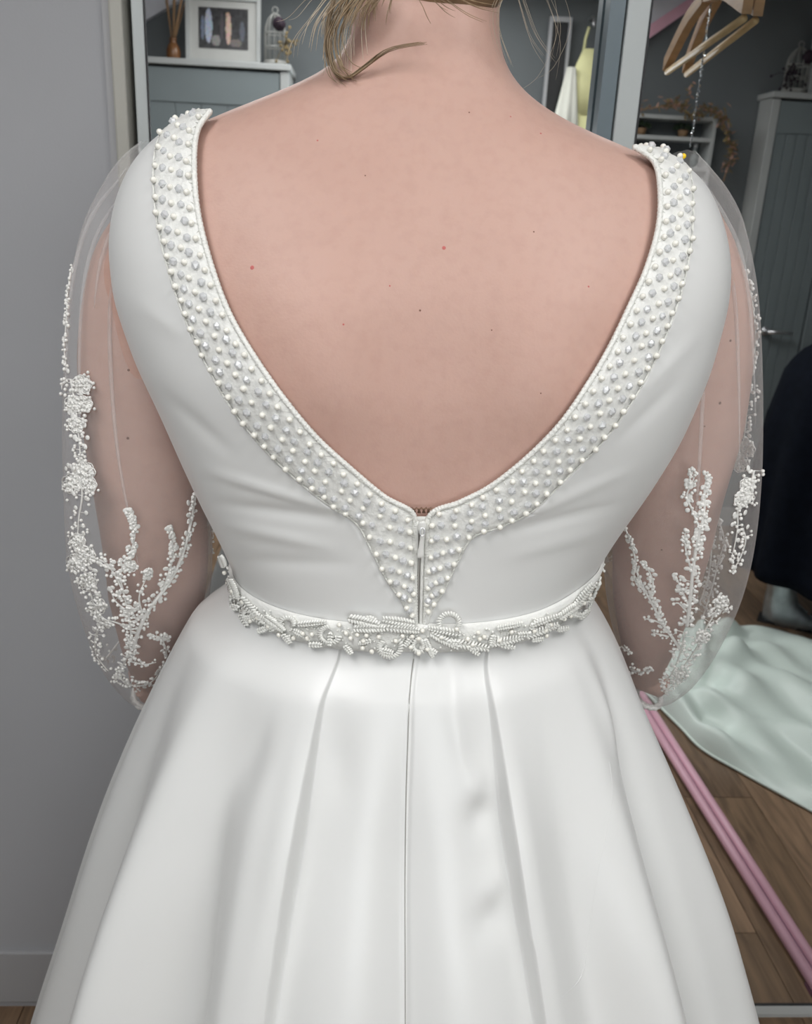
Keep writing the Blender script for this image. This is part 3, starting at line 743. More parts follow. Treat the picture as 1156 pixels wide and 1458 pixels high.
wb = RP(UZ(1157, 884, 0), True)                    # she stands here
def woman():
    t = thing('person', 'person in long navy skirt, grey top and silver boots, at the right edge', 'person')
    B = Vector((0, 0, 0))
    q = MB()
    rows = [sx_ring((0, 0, z), a_, f_, b_) for z, a_, f_, b_ in ((0.80, 0.165, 0.10, 0.12), (0.92, 0.18, 0.11, 0.13), (1.03, 0.145, 0.10, 0.10), (1.15, 0.15, 0.12, 0.10), (1.25, 0.165, 0.13, 0.11), (1.33, 0.175, 0.10, 0.10), (1.38, 0.165, 0.075, 0.085), (1.41, 0.11, 0.06, 0.07), (1.435, 0.062, 0.052, 0.056), (1.50, 0.052, 0.052, 0.050))]
    q.loft(rows); head_mb(q, Vector((0, 0.02, 1.575)))
    for k in (-1, 1):
        q.tube(cat([(0.15 * k, -0.005, 1.345), (0.20 * k, -0.01, 1.25), (0.235 * k, -0.02, 1.12), (0.20 * k, 0.10, 1.07), (0.11 * k, 0.19, 1.09)], 14), [0.045, 0.046, 0.045, 0.043, 0.042, 0.041, 0.04, 0.039, 0.038, 0.036, 0.034, 0.031, 0.028, 0.026], 14)
        hand_mb(q, Vector((0.11 * k, 0.19, 1.09)), Vector((-0.8 * k, 0.55, -0.1)), Vector((0, 0.2, 1)), Vector((0, -1, 0.1)), 0.5, 0.92)
        lx, ly = (-0.085, -0.125) if k < 0 else (0.085, 0.06)
        q.tube([(0.085 * k, 0, 0.85), (lx, ly * 0.5 + 0.01, 0.50), (lx, ly * 0.5, 0.47), (lx, ly - 0.01, 0.28), (lx, ly, 0.10)], [0.085, 0.06, 0.058, 0.055, 0.038], 14)
        q.ell((lx, ly + 0.04, 0.05), (0.03, 0.08, 0.025))
    bd = q.build('body', M['skin'], t); remesh(bd, 0.007, 2)
    face_parts(t, Vector((0, 0.02, 1.575)))
    q = MB(); q.loft([sx_ring((0, 0, z), a_ + 0.012, f_ + 0.012, b_ + 0.012) for z, a_, f_, b_ in ((1.0, 0.16, 0.11, 0.115), (1.03, 0.15, 0.105, 0.105), (1.15, 0.155, 0.125, 0.105), (1.25, 0.175, 0.135, 0.115), (1.33, 0.185, 0.105, 0.105), (1.38, 0.17, 0.08, 0.09), (1.415, 0.105, 0.062, 0.072))], False)
    for k in (-1, 1):
        q.tube(cat([(0.15 * k, -0.005, 1.345), (0.20 * k, -0.01, 1.25), (0.235 * k, -0.02, 1.12), (0.20 * k, 0.10, 1.07), (0.135 * k, 0.165, 1.085)], 14), [0.056, 0.058, 0.057, 0.055, 0.053, 0.052, 0.051, 0.050, 0.048, 0.046, 0.044, 0.042, 0.040, 0.038], 16, False)
    q.build('knit_top', M['grey_knit'], t, smooth=True, solid=0.003)
    rows = []
    for j in range(21):
        f = j / 20; z = 1.09 - f * 0.86; r_ = float(np.interp(f, [0, 0.03, 0.07, 0.15, 0.35, 0.65, 1], [0.17, 0.21, 0.25, 0.285, 0.315, 0.328, 0.345]))
        rows.append([Vector((math.sin(a_) * r_ * (1 + 0.07 * f * math.sin(11 * a_)), math.cos(a_) * (r_ * 0.98) * (1 + 0.07 * f * math.sin(11 * a_ + 0.4)), z + 0.006 * math.sin(5 * a_) * f)) for a_ in np.linspace(0, 2 * math.pi, 110, endpoint=False)])
    q = MB(); q.loft(rows, False); q.build('skirt', M['navy'], t, smooth=True, solid=0.003)
    for k in (-1, 1):
        q = MB(); c_, ly = (-0.085, -0.125) if k < 0 else (0.085, 0.06)
        q.loft([sx_ring((c_, ly + y_, z), a_, f_, b_, 2.3, 24) for z, y_, a_, f_, b_ in ((0.002, 0.03, 0.044, 0.115, 0.085), (0.02, 0.03, 0.047, 0.12, 0.088), (0.05, 0.02, 0.046, 0.10, 0.08), (0.09, 0.0, 0.047, 0.065, 0.062), (0.13, -0.005, 0.05, 0.055, 0.056), (0.19, -0.008, 0.056, 0.058, 0.060), (0.25, -0.01, 0.062, 0.062, 0.064))])
        bo = q.build('boot', M['silver'], t, smooth=True); bo['label'] = 'silver crinkled boot'
        q = MB(); q.box((c_, ly + 0.03, 0.004), (0.084, 0.2, 0.008)); q.build('sole', M['dark'], bo)
    q = MB(); q.ell((0, -0.002, 1.60), (0.086, 0.098, 0.100), nu=24, nv=14); q.ell((0, -0.055, 1.54), (0.075, 0.05, 0.09), nu=20, nv=12); h_ = q.build('hair', M['hair_dark'], t); remesh(h_, 0.008, 2)
    # keep the face free of hair
    bm = bmesh.new(); bm.from_mesh(h_.data)
    bmesh.ops.delete(bm, geom=[v for v in bm.verts if v.co.y > 0.045 and v.co.z < 1.635], context='VERTS'); bm.to_mesh(h_.data); bm.free()
    t.location = wb; t.rotation_euler = (0, 0, math.radians(-60))
woman()
# ------------------------------------------------------------------ the bride
from mathutils.bvhtree import BVHTree
Y0 = 0.72
def proj(p):
    d = Vector(p) - C0; k = d.dot(CF)
    return 578 + F * d.dot(CR) / k, 729 - F * d.dot(CU) / k
SL = [(503, -40), (500, 0), (489, 50), (474, 84), (430, 107), (380, 127), (310, 155), (262, 174), (222, 201), (190, 242), (172, 296), (167, 345), (176, 420), (206, 502), (240, 572), (268, 636), (294, 692), (320, 742), (342, 790), (350, 830), (344, 900)]
SR = [(728, -40), (726, 0), (722, 55), (735, 104), (770, 143), (830, 178), (890, 205), (940, 218), (980, 241), (1005, 284), (1018, 330), (1023, 376), (1016, 430), (990, 515), (950, 605), (908, 672), (866, 730), (834, 780), (815, 825), (808, 860), (814, 930)]
pL = sorted([(UP(x, y, Y0).z, UP(x, y, Y0).x) for x, y in SL]); pR = sorted([(UP(x, y, Y0).z, UP(x, y, Y0).x) for x, y in SR])
def smooth_tab(p, n=160):
    z = np.array([a for a, _ in p]); x = np.array([b for _, b in p])
    zg = np.linspace(z[0], z[-1], n); xg = np.interp(zg, z, x)
    k = np.exp(-0.5 * (np.arange(-8, 9) / 3.0) ** 2); k /= k.sum()
    xp = np.pad(xg, 8, mode='reflect', reflect_type='odd'); return zg, np.convolve(xp, k, 'valid')
ZL, XL = smooth_tab(pL); ZR, XR = smooth_tab(pR)
#            z      back   front  axis
PROF = [(1.00, 0.132, 0.115, 0.720), (1.12, 0.128, 0.105, 0.720), (1.17, 0.128, 0.105, 0.720), (1.24, 0.133, 0.125, 0.720), (1.30, 0.140, 0.150, 0.720), (1.36, 0.142, 0.150, 0.720), (1.43, 0.132, 0.110, 0.722),
        (1.48, 0.112, 0.085, 0.724), (1.52, 0.092, 0.068, 0.728), (1.55, 0.076, 0.058, 0.734), (1.58, 0.064, 0.054, 0.742), (1.62, 0.058, 0.054, 0.752), (1.70, 0.058, 0.05, 0.765)]
PZ = [p[0] for p in PROF]
zg = np.linspace(1.0, 1.7, 200)
def sm(col):
    g = np.interp(zg, PZ, [p[col] for p in PROF]); k = np.exp(-0.5 * (np.arange(-10, 11) / 4.0) ** 2); k /= k.sum()
    return np.convolve(np.pad(g, 10, mode='edge'), k, 'valid')
GB, GF, GY = sm(1), sm(2), sm(3)
NE = 2.35
def section(z):
    xl, xr = float(np.interp(z, ZL, XL)), float(np.interp(z, ZR, XR))
    return (xl + xr) / 2, (xr - xl) / 2, float(np.interp(z, zg, GB)), float(np.interp(z, zg, GF)), float(np.interp(z, zg, GY))
def T(th, z):
    cx, a, bb, bf, y0 = section(z)
    s_, c_ = math.sin(th), math.cos(th)
    x = a * math.copysign(abs(s_) ** (2 / NE), s_); b_ = bb if c_ > 0 else bf
    y = y0 - b_ * math.copysign(abs(c_) ** (2 / NE), c_)
    if c_ > 0:
        y += 0.007 * math.exp(-(x / 0.020) ** 2) * math.exp(-((z - 1.36) / 0.17) ** 2)
        for k in (-1, 1):
            y -= 0.010 * math.exp(-((x - k * 0.085) / 0.045) ** 2 - ((z - 1.385) / 0.060) ** 2)
            y += 0.004 * math.exp(-((x - k * 0.028) / 0.018) ** 2 - ((z - 1.40) / 0.10) ** 2)
        y -= 0.006 * math.exp(-(x / 0.022) ** 2 - ((z - 1.555) / 0.018) ** 2)
    return Vector((cx + x, y, z))
def Tn(th, z, off=0.0):
    p = T(th, z)
    if not off: return p
    e = 1e-3
    n = (T(th + e * 4, z) - T(th - e * 4, z)).cross(T(th, z + e) - T(th, z - e))
    if n.length < 1e-12: return p
    n.normalize()
    c = Vector((section(z)[0], section(z)[4], z))
    if n.dot(p - c) < 0: n = -n
    return p + n * off
NT = 128
thg = np.linspace(-math.pi, math.pi, NT, endpoint=False)
zrows = np.linspace(1.02, 1.69, 180)
q = MB(); q.loft([[T(t_, z) for t_ in thg] for z in zrows])
bvh = BVHTree.FromPolygons([Vector(v) for v in q.v], q.f)
def inv(p):
    cx, a, bb, bf, y0 = section(p.z)
    r_ = max(-1, min(1, (p.x - cx) / a)); s_ = math.copysign(abs(r_) ** (NE / 2), r_)
    th = math.asin(s_)
    if p.y > y0: th = math.copysign(math.pi, th) - th
    return th, p.z
def px2tz(px, py):
    for k in range(60):
        d = ray(px, py).normalized(); h_ = bvh.ray_cast(C0, d)
        if h_[0] is not None: return inv(h_[0])
        px += 1.0 if px < 590 else -1.0; py += 0.35
    raise RuntimeError('miss')
def onback(px, py, off):
    th, z = px2tz(px, py); return Tn(th, z, off)

bride = thing('person', 'bride seen from behind, hair up, arms hanging, wearing the wedding dress', 'person')
q = MB()
q.loft([[Tn(t_, z, -0.0035) for t_ in thg] for z in zrows])
cxw = section(1.1)[0]
q.loft([sx_ring((cxw, 0.73, z), a_, f_, b_, 2.2, 48) for z, a_, f_, b_ in ((1.06, 0.15, 0.10, 0.12), (1.0, 0.165, 0.10, 0.15), (0.92, 0.175, 0.10, 0.16), (0.84, 0.17, 0.09, 0.13), (0.80, 0.15, 0.08, 0.10))])
HC = Vector((section(1.62)[0] + 0.004, 0.785, 1.715))
head_mb(q, HC)
for k in (-1, 1):
    q.tube(cat([(cxw + 0.085 * k, 0.73, 0.88), (cxw + 0.085 * k, 0.735, 0.55), (cxw + 0.08 * k, 0.72, 0.32), (cxw + 0.08 * k, 0.73, 0.09)], 12), [0.088, 0.083, 0.077, 0.068, 0.061, 0.056, 0.056, 0.057, 0.052, 0.043, 0.036, 0.034], 16)
    q.tube([(cxw + 0.08 * k, 0.70, 0.075), (cxw + 0.08 * k, 0.76, 0.055), (cxw + 0.082 * k, 0.84, 0.028), (cxw + 0.084 * k, 0.88, 0.022)], [0.034, 0.033, 0.030, 0.020], 12)
ARM = {-1: [(188, 250, 290, .725), (158, 246, 330, .730), (135, 250, 370, .735), (120, 252, 430, .740), (112, 260, 510, .745), (119, 272, 600, .75), (134, 286, 690, .757), (147, 297, 770, .775), (156, 292, 845, .805), (173, 270, 915, .84), (193, 252, 965, .875)],
       1: [(945, 1008, 290, .725), (950, 1032, 330, .730), (952, 1050, 370, .735), (945, 1068, 435, .740), (925, 1071, 505, .745), (903, 1058, 600, .75), (880, 1030, 695, .757), (872, 1012, 770, .775), (872, 990, 845, .805), (884, 962, 915, .84), (902, 938, 965, .875)]}
def axial(p): return (Vector(p) - C0).dot(CF)
for k in (-1, 1):
    cs, rs = [], []
    for xl, xr, y, dy in ARM[k]:
        p = UP((xl + xr) / 2, y, dy); cs.append(p); rs.append((xr - xl) / 2 * axial(p) / F * 0.985)
    cs.insert(0, Vector((cs[0].x - k * 0.035, 0.724, cs[0].z + 0.004))); rs.insert(0, rs[0] * 0.9)
    n = 40; cc = cat(cs, n); rr_ = list(np.interp(np.linspace(0, 1, n), np.linspace(0, 1, len(rs)), rs))
    q.tube(cc, rr_, 24)
    wv = cc[-1]; dv = (Vector((cxw + 0.06 * k, 0.93, 1.075)) - wv)
    q.tube([wv - dv * 0.1, wv + dv * 0.5, wv + dv], [rr_[-1], 0.028, 0.025], 16)
    hand_mb(q, wv + dv, Vector((-0.9 * k, 0.25, -0.25)), Vector((0, 0.5, 0.8)), Vector((0.1 * k, -0.8, 0.45)), 0.45, 0.95)
bo = q.build('body', M['skin'], bride); remesh(bo, 0.0042, 3)
face_parts(bride, HC)

# moles and red spots on the skin (all tiny raised marks)
bvb = BVHTree.FromPolygons([v.co for v in bo.data.vertices], [tuple(p.vertices) for p in bo.data.polygons])
mm = MB(); mm.ell((0, 0, 0), (1, 1, 0.35), nu=10, nv=6)
mole_me, spot_me = mm.mesh('mole', M['mole']), mm.mesh('red_spot', M['spot'])
for x, y, r_, red in ((359, 381, 5, 1), (632, 353, 4.5, 1), (598, 442, 2.5, 0), (489, 462, 2.5, 1), (452, 200, 2.2, 1), (838, 408, 2.4, 1), (555, 407, 2.0, 1), (183, 527, 3, 0), (182, 624, 3.5, 0), (1040, 485, 3, 0), (1025, 574, 3.5, 0), (1003, 607, 2, 0), (942, 783, 2.2, 0), (770, 190, 2.4, 1), (727, 166, 2, 1), (668, 160, 2, 0), (760, 330, 2, 0), (700, 470, 1.8, 0), (520, 250, 1.8, 0), (770, 560, 1.8, 0)):
    d = ray(x, y).normalized(); h_ = bvb.ray_cast(C0, d)
    if h_[0] is None: continue
    R = h_[1].to_track_quat('Z', 'Y').to_matrix().to_4x4()
    obj('red_spot' if red else 'mole', spot_me if red else mole_me, bride, Matrix.Translation(h_[0]) @ R @ Matrix.Diagonal((r_ * axial(h_[0]) / F * 0.62, r_ * axial(h_[0]) / F * 0.62, 0.0003, 1)))

# hair: cap, bun and loose strands
q = MB()
q.ell(HC + Vector((0, -0.014, 0.012)), (0.086, 0.100, 0.104), nu=28, nv=18)
q.ell(HC + Vector((0, -0.060, -0.045)), (0.066, 0.046, 0.062), nu=20, nv=12)
hc = q.build('hair', M['hair'], bride); remesh(hc, 0.006, 3)
bm = bmesh.new(); bm.from_mesh(hc.data)
bmesh.ops.delete(bm, geom=[v for v in bm.verts if v.co.y > HC.y + 0.035 and v.co.z < HC.z + 0.055], context='VERTS'); bm.to_mesh(hc.data); bm.free()
q = MB(); bc = HC + Vector((0, -0.115, 0.045))
for k in range(11):
    a0 = k * 0.57
    q.tube([bc + Vector((math.cos(a0 + j * 0.5) * (0.042 - 0.002 * j), -0.012 * math.sin(j * 0.8) - 0.008, math.sin(a0 + j * 0.5) * (0.042 - 0.002 * j))) for j in range(8)], [0.006, 0.011, 0.013, 0.014, 0.013, 0.012, 0.010, 0.005], 8)
q.ell(bc, (0.04, 0.028, 0.04)); q.build('hair_bun', M['hair'], hc, smooth=True)
def strand(pts, dep, rad, m, nb, jit, name='hair_strand', tipj=2.0):
    for i in range(nb):
        q = MB(); jx, jy = rng.normal(0, jit), rng.normal(0, jit * 0.5); sc = 1 + rng.normal(0, 0.05)
        P = []
        n = len(pts)
        for j, (x, y) in enumerate(pts):
            f = j / (n - 1)
            dd = dep[0] + (dep[1] - dep[0]) * f
            P.append(UP(pts[0][0] + (x - pts[0][0]) * sc + jx * (1 + tipj * f), y + jy * (1 + f * tipj), dd + rng.normal(0, 0.002)))
        Pc = cat(P, 26)
        q.tube(Pc, list(np.interp(np.linspace(0, 1, 26), [0, 0.7, 1], [rad, rad, rad * 0.3])), 5)
        q.build(name, m, hc, smooth=True)
strand([(486, -30), (470, 20), (466, 70), (478, 103), (496, 110), (520, 95), (556, 70), (604, 61)], (0.695, 0.667), 0.000372, M['hair'], 14, 1.3, tipj=0.4)
strand([(505, -30), (484, 20), (471, 60), (478, 98), (493, 112)], (0.695, 0.672), 0.000372, M['hair'], 16, 3.5)
strand([(520, -30), (502, 10), (489, 45), (484, 88)], (0.695, 0.685), 0.000310, M['hair_light'], 22, 6)
strand([(500, -30), (478, 5), (466, 30), (463, 62)], (0.70, 0.69), 0.000310, M['hair_light'], 22, 6)
strand([(540, -30), (520, -5), (505, 18), (497, 40)], (0.685, 0.68), 0.000372, M['hair'], 30, 7)
strand([(478, -20), (450, 20), (425, 55), (419, 85)], (0.68, 0.68), 0.000136, M['hair_light'], 4, 6)
strand([(470, -20), (440, 0), (412, 30), (395, 38)], (0.68, 0.68), 0.000136, M['hair_light'], 2, 4)
strand([(735, -30), (752, 20), (768, 60), (792, 92)], (0.70, 0.69), 0.00009, M['hair_light'], 6, 6)
strand([(770, -30), (790, 10), (802, 45), (797, 90)], (0.71, 0.70), 0.00008, M['hair_light'], 3, 5)
strand([(722, -25), (706, 15), (708, 50), (722, 92)], (0.68, 0.69), 0.00011, M['hair_light'], 8, 2.5)
strand([(790, -20), (800, 40), (775, 100), (745, 122)], (0.70, 0.70), 0.00008, M['hair_light'], 2, 4)
strand([(600, -30), (630, -5), (650, 8), (668, 14)], (0.668, 0.668), 0.000248, M['hair'], 16, 12)
strand([(560, -30), (548, -5), (540, 12), (535, 24)], (0.664, 0.664), 0.000310, M['hair'], 14, 6)

# ------------------------------------------------------------------ the wedding dress
dress = thing('wedding_dress', 'ivory satin wedding dress with pearl trimmed V back and sheer lace sleeves', 'dress')
PAIR = {-1: [((303, 167), (246, 178)), ((285, 195), (228, 214)), ((281, 245), (224, 266)), ((287, 310), (231, 330)), ((305, 380), (248, 396)), ((330, 445), (270, 457)), ((365, 505), (298, 517)), ((405, 562), (335, 580)), ((450, 617), (378, 634)), ((495, 660), (425, 680)), ((545, 703), (470, 716)), ((585, 727), (508, 742)), ((588, 760), (530, 782)), ((589, 800), (550, 822)), ((590, 845), (573, 856)), ((591, 884), (586, 884))],
        1: [((899, 217), (952, 216)), ((926, 237), (973, 243)), ((934, 272), (980, 280)), ((932, 325), (979, 337)), ((915, 385), (968, 402)), ((890, 440), (950, 457)), ((860, 500), (925, 516)), ((830, 550), (893, 572)), ((795, 600), (853, 626)), ((750, 647), (806, 674)), ((700, 688), (758, 722)), ((655, 712), (715, 745)), ((612, 730), (672, 762)), ((608, 770), (650, 800)), ((607, 815), (632, 838)), ((606, 850), (617, 862)), ((605, 884), (609, 884))]}
TZ = {}
for k in (-1, 1):
    n = 120
    I = cat([(x, y, 0) for (x, y), _ in PAIR[k]], n); O = cat([(x, y, 0) for _, (x, y) in PAIR[k]], n)
    Itz = [px2tz(p.x, p.y) for p in I]; Otz = [px2tz(p.x, p.y) for p in O]
    TZ[k] = (I, O, Itz, Otz)
zw = px2tz(590, 886)[1]
# belt centre line, z as a function of theta
bl = [px2tz(x, y) for x, y in ((345, 838), (385, 872), (450, 894), (520, 902), (595, 903), (665, 902), (735, 892), (785, 872), (820, 842))]
bt = [-math.pi] + [-1.7] + [b[0] for b in bl] + [1.7] + [math.pi]
bz = [bl[0][1]] * 2 + [b[1] for b in bl] + [bl[-1][1]] * 2
bt_s = np.linspace(-math.pi, math.pi, 361); bz_s = np.interp(bt_s, bt, bz)
kk = np.exp(-0.5 * (np.arange(-20, 21) / 8.0) ** 2); kk /= kk.sum(); bz_s = np.convolve(np.pad(bz_s, 20, mode='edge'), kk, 'valid')
def zbelt(th):
    th = (th + math.pi) % (2 * math.pi) - math.pi
    return float(np.interp(th, bt_s, bz_s))
ZU = T(math.radians(-80), UP(268, 640, Y0).z).z           # underarm height
# drag wrinkles of the bodice, as soft ridges between two points on its surface
WR = [((300, 668), (480, 722), 7, 0.0030), ((318, 715), (500, 738), 9, -0.0030), ((330, 745), (470, 775), 9, 0.0026), ((345, 795), (500, 800), 10, -0.0018), ((890, 668), (735, 735), 7, 0.0026), ((872, 715), (700, 760), 9, -0.0026), ((860, 750), (720, 790), 10, 0.0018),
      ((985, 480), (905, 560), 9, 0.0022), ((965, 540), (880, 620), 9, -0.0022), ((200, 430), (270, 480), 10, 0.0015), ((240, 560), (330, 640), 10, -0.0022)]
def wrink(p):
    x, y = proj(p); s_ = 0
    for (a, b, w_, am) in WR:
        ax, ay = a; bx_, by = b; dx, dy = bx_ - ax, by - ay; L2 = dx * dx + dy * dy
        t_ = ((x - ax) * dx + (y - ay) * dy) / L2; tc_ = max(0, min(1, t_))
        d2 = (x - ax - tc_ * dx) ** 2 + (y - ay - tc_ * dy) ** 2
        s_ += 0.6 * am * math.exp(-d2 / (w_ * w_)) * max(0.0, math.sin(math.pi * (0.08 + 0.84 * tc_)))
    return s_
OFF = 0.0030
def bod(th, z):
    p = T(th, z); o_ = OFF
    if math.cos(th) > -0.1: o_ += wrink(p)
    return Tn(th, z, o_)
d2r = math.radians
q = MB()
def ncurve(k):                                             # outer band edge as theta(z), bottom to top
    Otz = TZ[k][3]; zs_ = [b for _, b in Otz]; ts_ = [a for a, _ in Otz]
    o_ = np.argsort(zs_); return np.array(zs_)[o_], np.array(ts_)[o_]
NZ = {k: ncurve(k) for k in (-1, 1)}
def nth(k, z): return float(np.interp(z, *NZ[k]))
rows = []
SEG = [d2r(x) for x in (84, 96, 180, 264, 276)]
for j in range(47):
    f = j / 46; row = []
    z_nom = zw + (ZU - zw) * f
    ed = [nth(1, z_nom) - 0.03 * (1 - f)] + SEG + [2 * math.pi + nth(-1, z_nom) + 0.03 * (1 - f)]
    for e_, nc in enumerate((40, 8, 40, 40, 8, 40)):
        for i in range(nc + (1 if e_ == 5 else 0)):
            th = ed[e_] + (ed[e_ + 1] - ed[e_]) * i / nc
            zb_ = zbelt(th); row.append(bod(th, zb_ + (ZU - zb_) * f))
    rows.append(row)
q.grid(rows)
zA = {-1: UP(196, 226, Y0).z, 1: UP(990, 256, Y0).z}
ztopN = {k: max(b for _, b in TZ[k][3]) for k in (-1, 1)}
for k in (-1, 1):
    Ab = [(84, ZU), (84, ZU + 0.05), (83, ZU + 0.10), (84, zA[k] - 0.055), (86, zA[k] - 0.02), (90, zA[k])]
    Af = [(96, ZU), (106, ZU + 0.05), (110, ZU + 0.10), (106, zA[k] - 0.04), (98, zA[k] - 0.012), (90, zA[k])]
    zt_ = ztopN[k] + 0.004
    Ob = [(t_, z) for t_, z in TZ[k][3] if z >= ZU]; Ob.reverse()
    Nb = [(abs(nth(k, ZU)), ZU)] + [(abs(t_), z) for t_, z in Ob[::6]] + [(math.pi / 2, zt_)]
    Nf = [(180, ZU), (180, ZU + 0.05), (180, 1.375), (160, 1.39), (138, 1.42), (115, zt_ - 0.025), (90, zt_)]
    for A_, N_, deg in ((Ab, Nb, False), (Af, Nf, True)):
        a_ = cat([(d2r(t_), z, 0) for t_, z in A_], 70)
        n_ = cat([(d2r(t_) if deg else t_, z, 0) for t_, z in N_], 70)
        rows = []
        for i in range(70):
            row = []
            for j in range(41):
                p = n_[i].lerp(a_[i], j / 40); row.append(bod(k * p.x, p.y))
            rows.append(row)
        q.grid(rows)
bodice = q.build('bodice', M['satin'], dress, smooth=True)
bm = bmesh.new(); bm.from_mesh(bodice.data); bmesh.ops.remove_doubles(bm, verts=bm.verts, dist=0.0004); bmesh.ops.recalc_face_normals(bm, faces=bm.faces); bm.to_mesh(bodice.data); bm.free()
md = bodice.modifiers.new('thickness', 'SOLIDIFY'); md.thickness = 0.0012; md.offset = 0

# pearl-trimmed neckline band, one strip each side
pq = MB(); pq.ell((0, 0, 0), 1.0, nu=12, nv=8); pearl_me = pq.mesh('pearl', M['pearl'])
bm = bmesh.new(); bmesh.ops.create_icosphere(bm, subdivisions=1, radius=1.0)
cry_me = bpy.data.meshes.new('crystal_bead'); bm.to_mesh(cry_me); bm.free(); cry_me.materials.append(M['crystal'])
sq = MB(); sq.ell((0, 0, 0), 1.0, nu=7, nv=5); seed_me = sq.mesh('seed_bead', M['pearl'])
def bead(name, me, th, z, off, r_, par, squash=1.0):
    p = Tn(th, z, off + r_ * 0.75 * squash); n = (Tn(th, z, 0.01) - T(th, z)).normalized()
    R = n.to_track_quat('Z', 'Y').to_matrix().to_4x4() @ Matrix.Rotation(rng.random() * 6.28, 4, 'Z')
    return obj(name, me, par, Matrix.Translation(p) @ R @ Matrix.Diagonal((r_, r_, r_ * squash, 1)))
bands = {}
for k in (-1, 1):
    I, O, Itz, Otz = TZ[k]
    band = thing('tmp', '', ''); bpy.data.objects.remove(band)
    fr_in = [(k * d2r(t_), z) for t_, z in ((95, Itz[0][1] - 0.004), (118, Itz[0][1] - 0.035), (138, 1.45), (165, 1.425), (180, 1.415))]
    fr_out = [(k * d2r(t_), z) for t_, z in ((96, ztopN[k] - 0.004), (115, ztopN[k] - 0.032), (138, 1.416), (160, 1.386), (180, 1.372))]
    fi = cat([(Itz[0][0], Itz[0][1], 0)] + [(a, b, 0) for a, b in fr_in], 40)[:0:-1]; fo = cat([(Otz[0][0], Otz[0][1], 0)] + [(a, b, 0) for a, b in fr_out], 40)[:0:-1]
    ii = [(p.x, p.y) for p in fi] + Itz; oo = [(p.x, p.y) for p in fo] + Otz
    rows = []; nc = 13
    for a, b in zip(ii, oo):
        row = []
        for j in range(nc):
            u = j / (nc - 1); th = a[0] + (b[0] - a[0]) * u; z = a[1] + (b[1] - a[1]) * u
            o_ = 0.0052 - 0.0022 * (abs(2 * u - 1) ** 6)
            row.append(Tn(th, z, o_ + 0.0004 * math.sin(40 * u + 30 * z)))
        rows.append(row)
    q = MB(); q.grid(rows)
    band = q.build('neckline_band', M['satin_band'], dress, smooth=True, solid=0.0016, off=0); band['label'] = 'pearl and crystal beaded band along the %s neckline' % ('left' if k < 0 else 'right')
    bands[k] = band
    # corded edges
    for seq, rad, name in ((ii, 0.0020, 'inner_cord'), (oo, 0.0008, 'outer_cord')):
        P = [Tn(a, b, 0.0042) for a, b in seq]; n = len(P) * 4
        Pc = cat(P, n); q = MB(); q.tube(Pc, [rad * (1 + 0.10 * math.sin(i * 2.1)) for i in range(n)], 7); q.build(name, M['cord'], band, smooth=True)
    # beads along the back part
    mid = [(I[i] + O[i]) / 2 for i in range(120)]; L_ = [0.0]
    for i in range(1, 120): L_.append(L_[-1] + (mid[i] - mid[i - 1]).length)
    total = L_[-1]; step = 21.5; s_ = -44.0; row_i = 0
    while s_ < total + 5:
        for u, kind in ((0.09, 'p'), (0.27, 'c'), (0.47, 'p'), (0.67, 'c'), (0.86, 'p')):
            sl = s_ + 42 * u + rng.normal(0, 0.9)
            if sl < 1 or sl > total - 6: continue
            f = float(np.interp(sl, L_, range(120))); i0 = min(int(f), 118); g = f - i0
            pi, po = I[i0].lerp(I[i0 + 1], g), O[i0].lerp(O[i0 + 1], g); wdt = (pi - po).length
            if wdt < 24 and kind == 'c' and rng.random() < 0.6: continue
            if wdt < 14 and not 0.3 < u < 0.6: continue
            p = po.lerp(pi, min(0.93, max(0.04, u + rng.normal(0, 0.022))))
            th, z = px2tz(p.x, p.y)
            if kind == 'p': bead('pearl', pearl_me, th, z, 0.0052, 0.0022 + rng.normal(0, 0.00008), band)
            else: bead('crystal_bead', cry_me, th, z, 0.0050, 0.0031 + rng.normal(0, 0.00012), band, 0.8)
        # thread loops round the beads
        s_ += step; row_i += 1
    # pearls standing along the shoulder ridge
    if True:
        for m_ in range(9):
            f = 0.05 + 0.8 * m_ / 8
            th = k * d2r(88 + 6 * (m_ % 3)); z = Otz[0][1] + (Itz[0][1] - Otz[0][1]) * f + 0.003
            bead('pearl' if m_ % 2 else 'crystal_bead', pearl_me if m_ % 2 else cry_me, th, z, 0.0048, 0.0024, band)
    # embroidered thread net between the beads
    q = MB()
    for u0_, ph in ((0.10, 0), (0.30, 2), (0.50, 4), (0.70, 1), (0.90, 3)):
        P = []
        for i in range(0, 480):
            f = i / 479 * 118.9; i0 = int(f); g = f - i0
            pi, po = I[i0].lerp(I[i0 + 1], g), O[i0].lerp(O[i0 + 1], g)
            u = u0_ + 0.10 * math.sin(f * 1.9 + ph) * min(1, (pi - po).length / 40)
            a = (Itz[i0][0] * (1 - g) + Itz[i0 + 1][0] * g, Itz[i0][1] * (1 - g) + Itz[i0 + 1][1] * g); b = (Otz[i0][0] * (1 - g) + Otz[i0 + 1][0] * g, Otz[i0][1] * (1 - g) + Otz[i0 + 1][1] * g)
            u = max(0.03, min(0.97, u)); P.append(Tn(b[0] + (a[0] - b[0]) * u, b[1] + (a[1] - b[1]) * u, 0.0053))
        q.tube(P, 0.0003, 4)
    q.build('thread_embroidery', M['cord'], band, smooth=True)

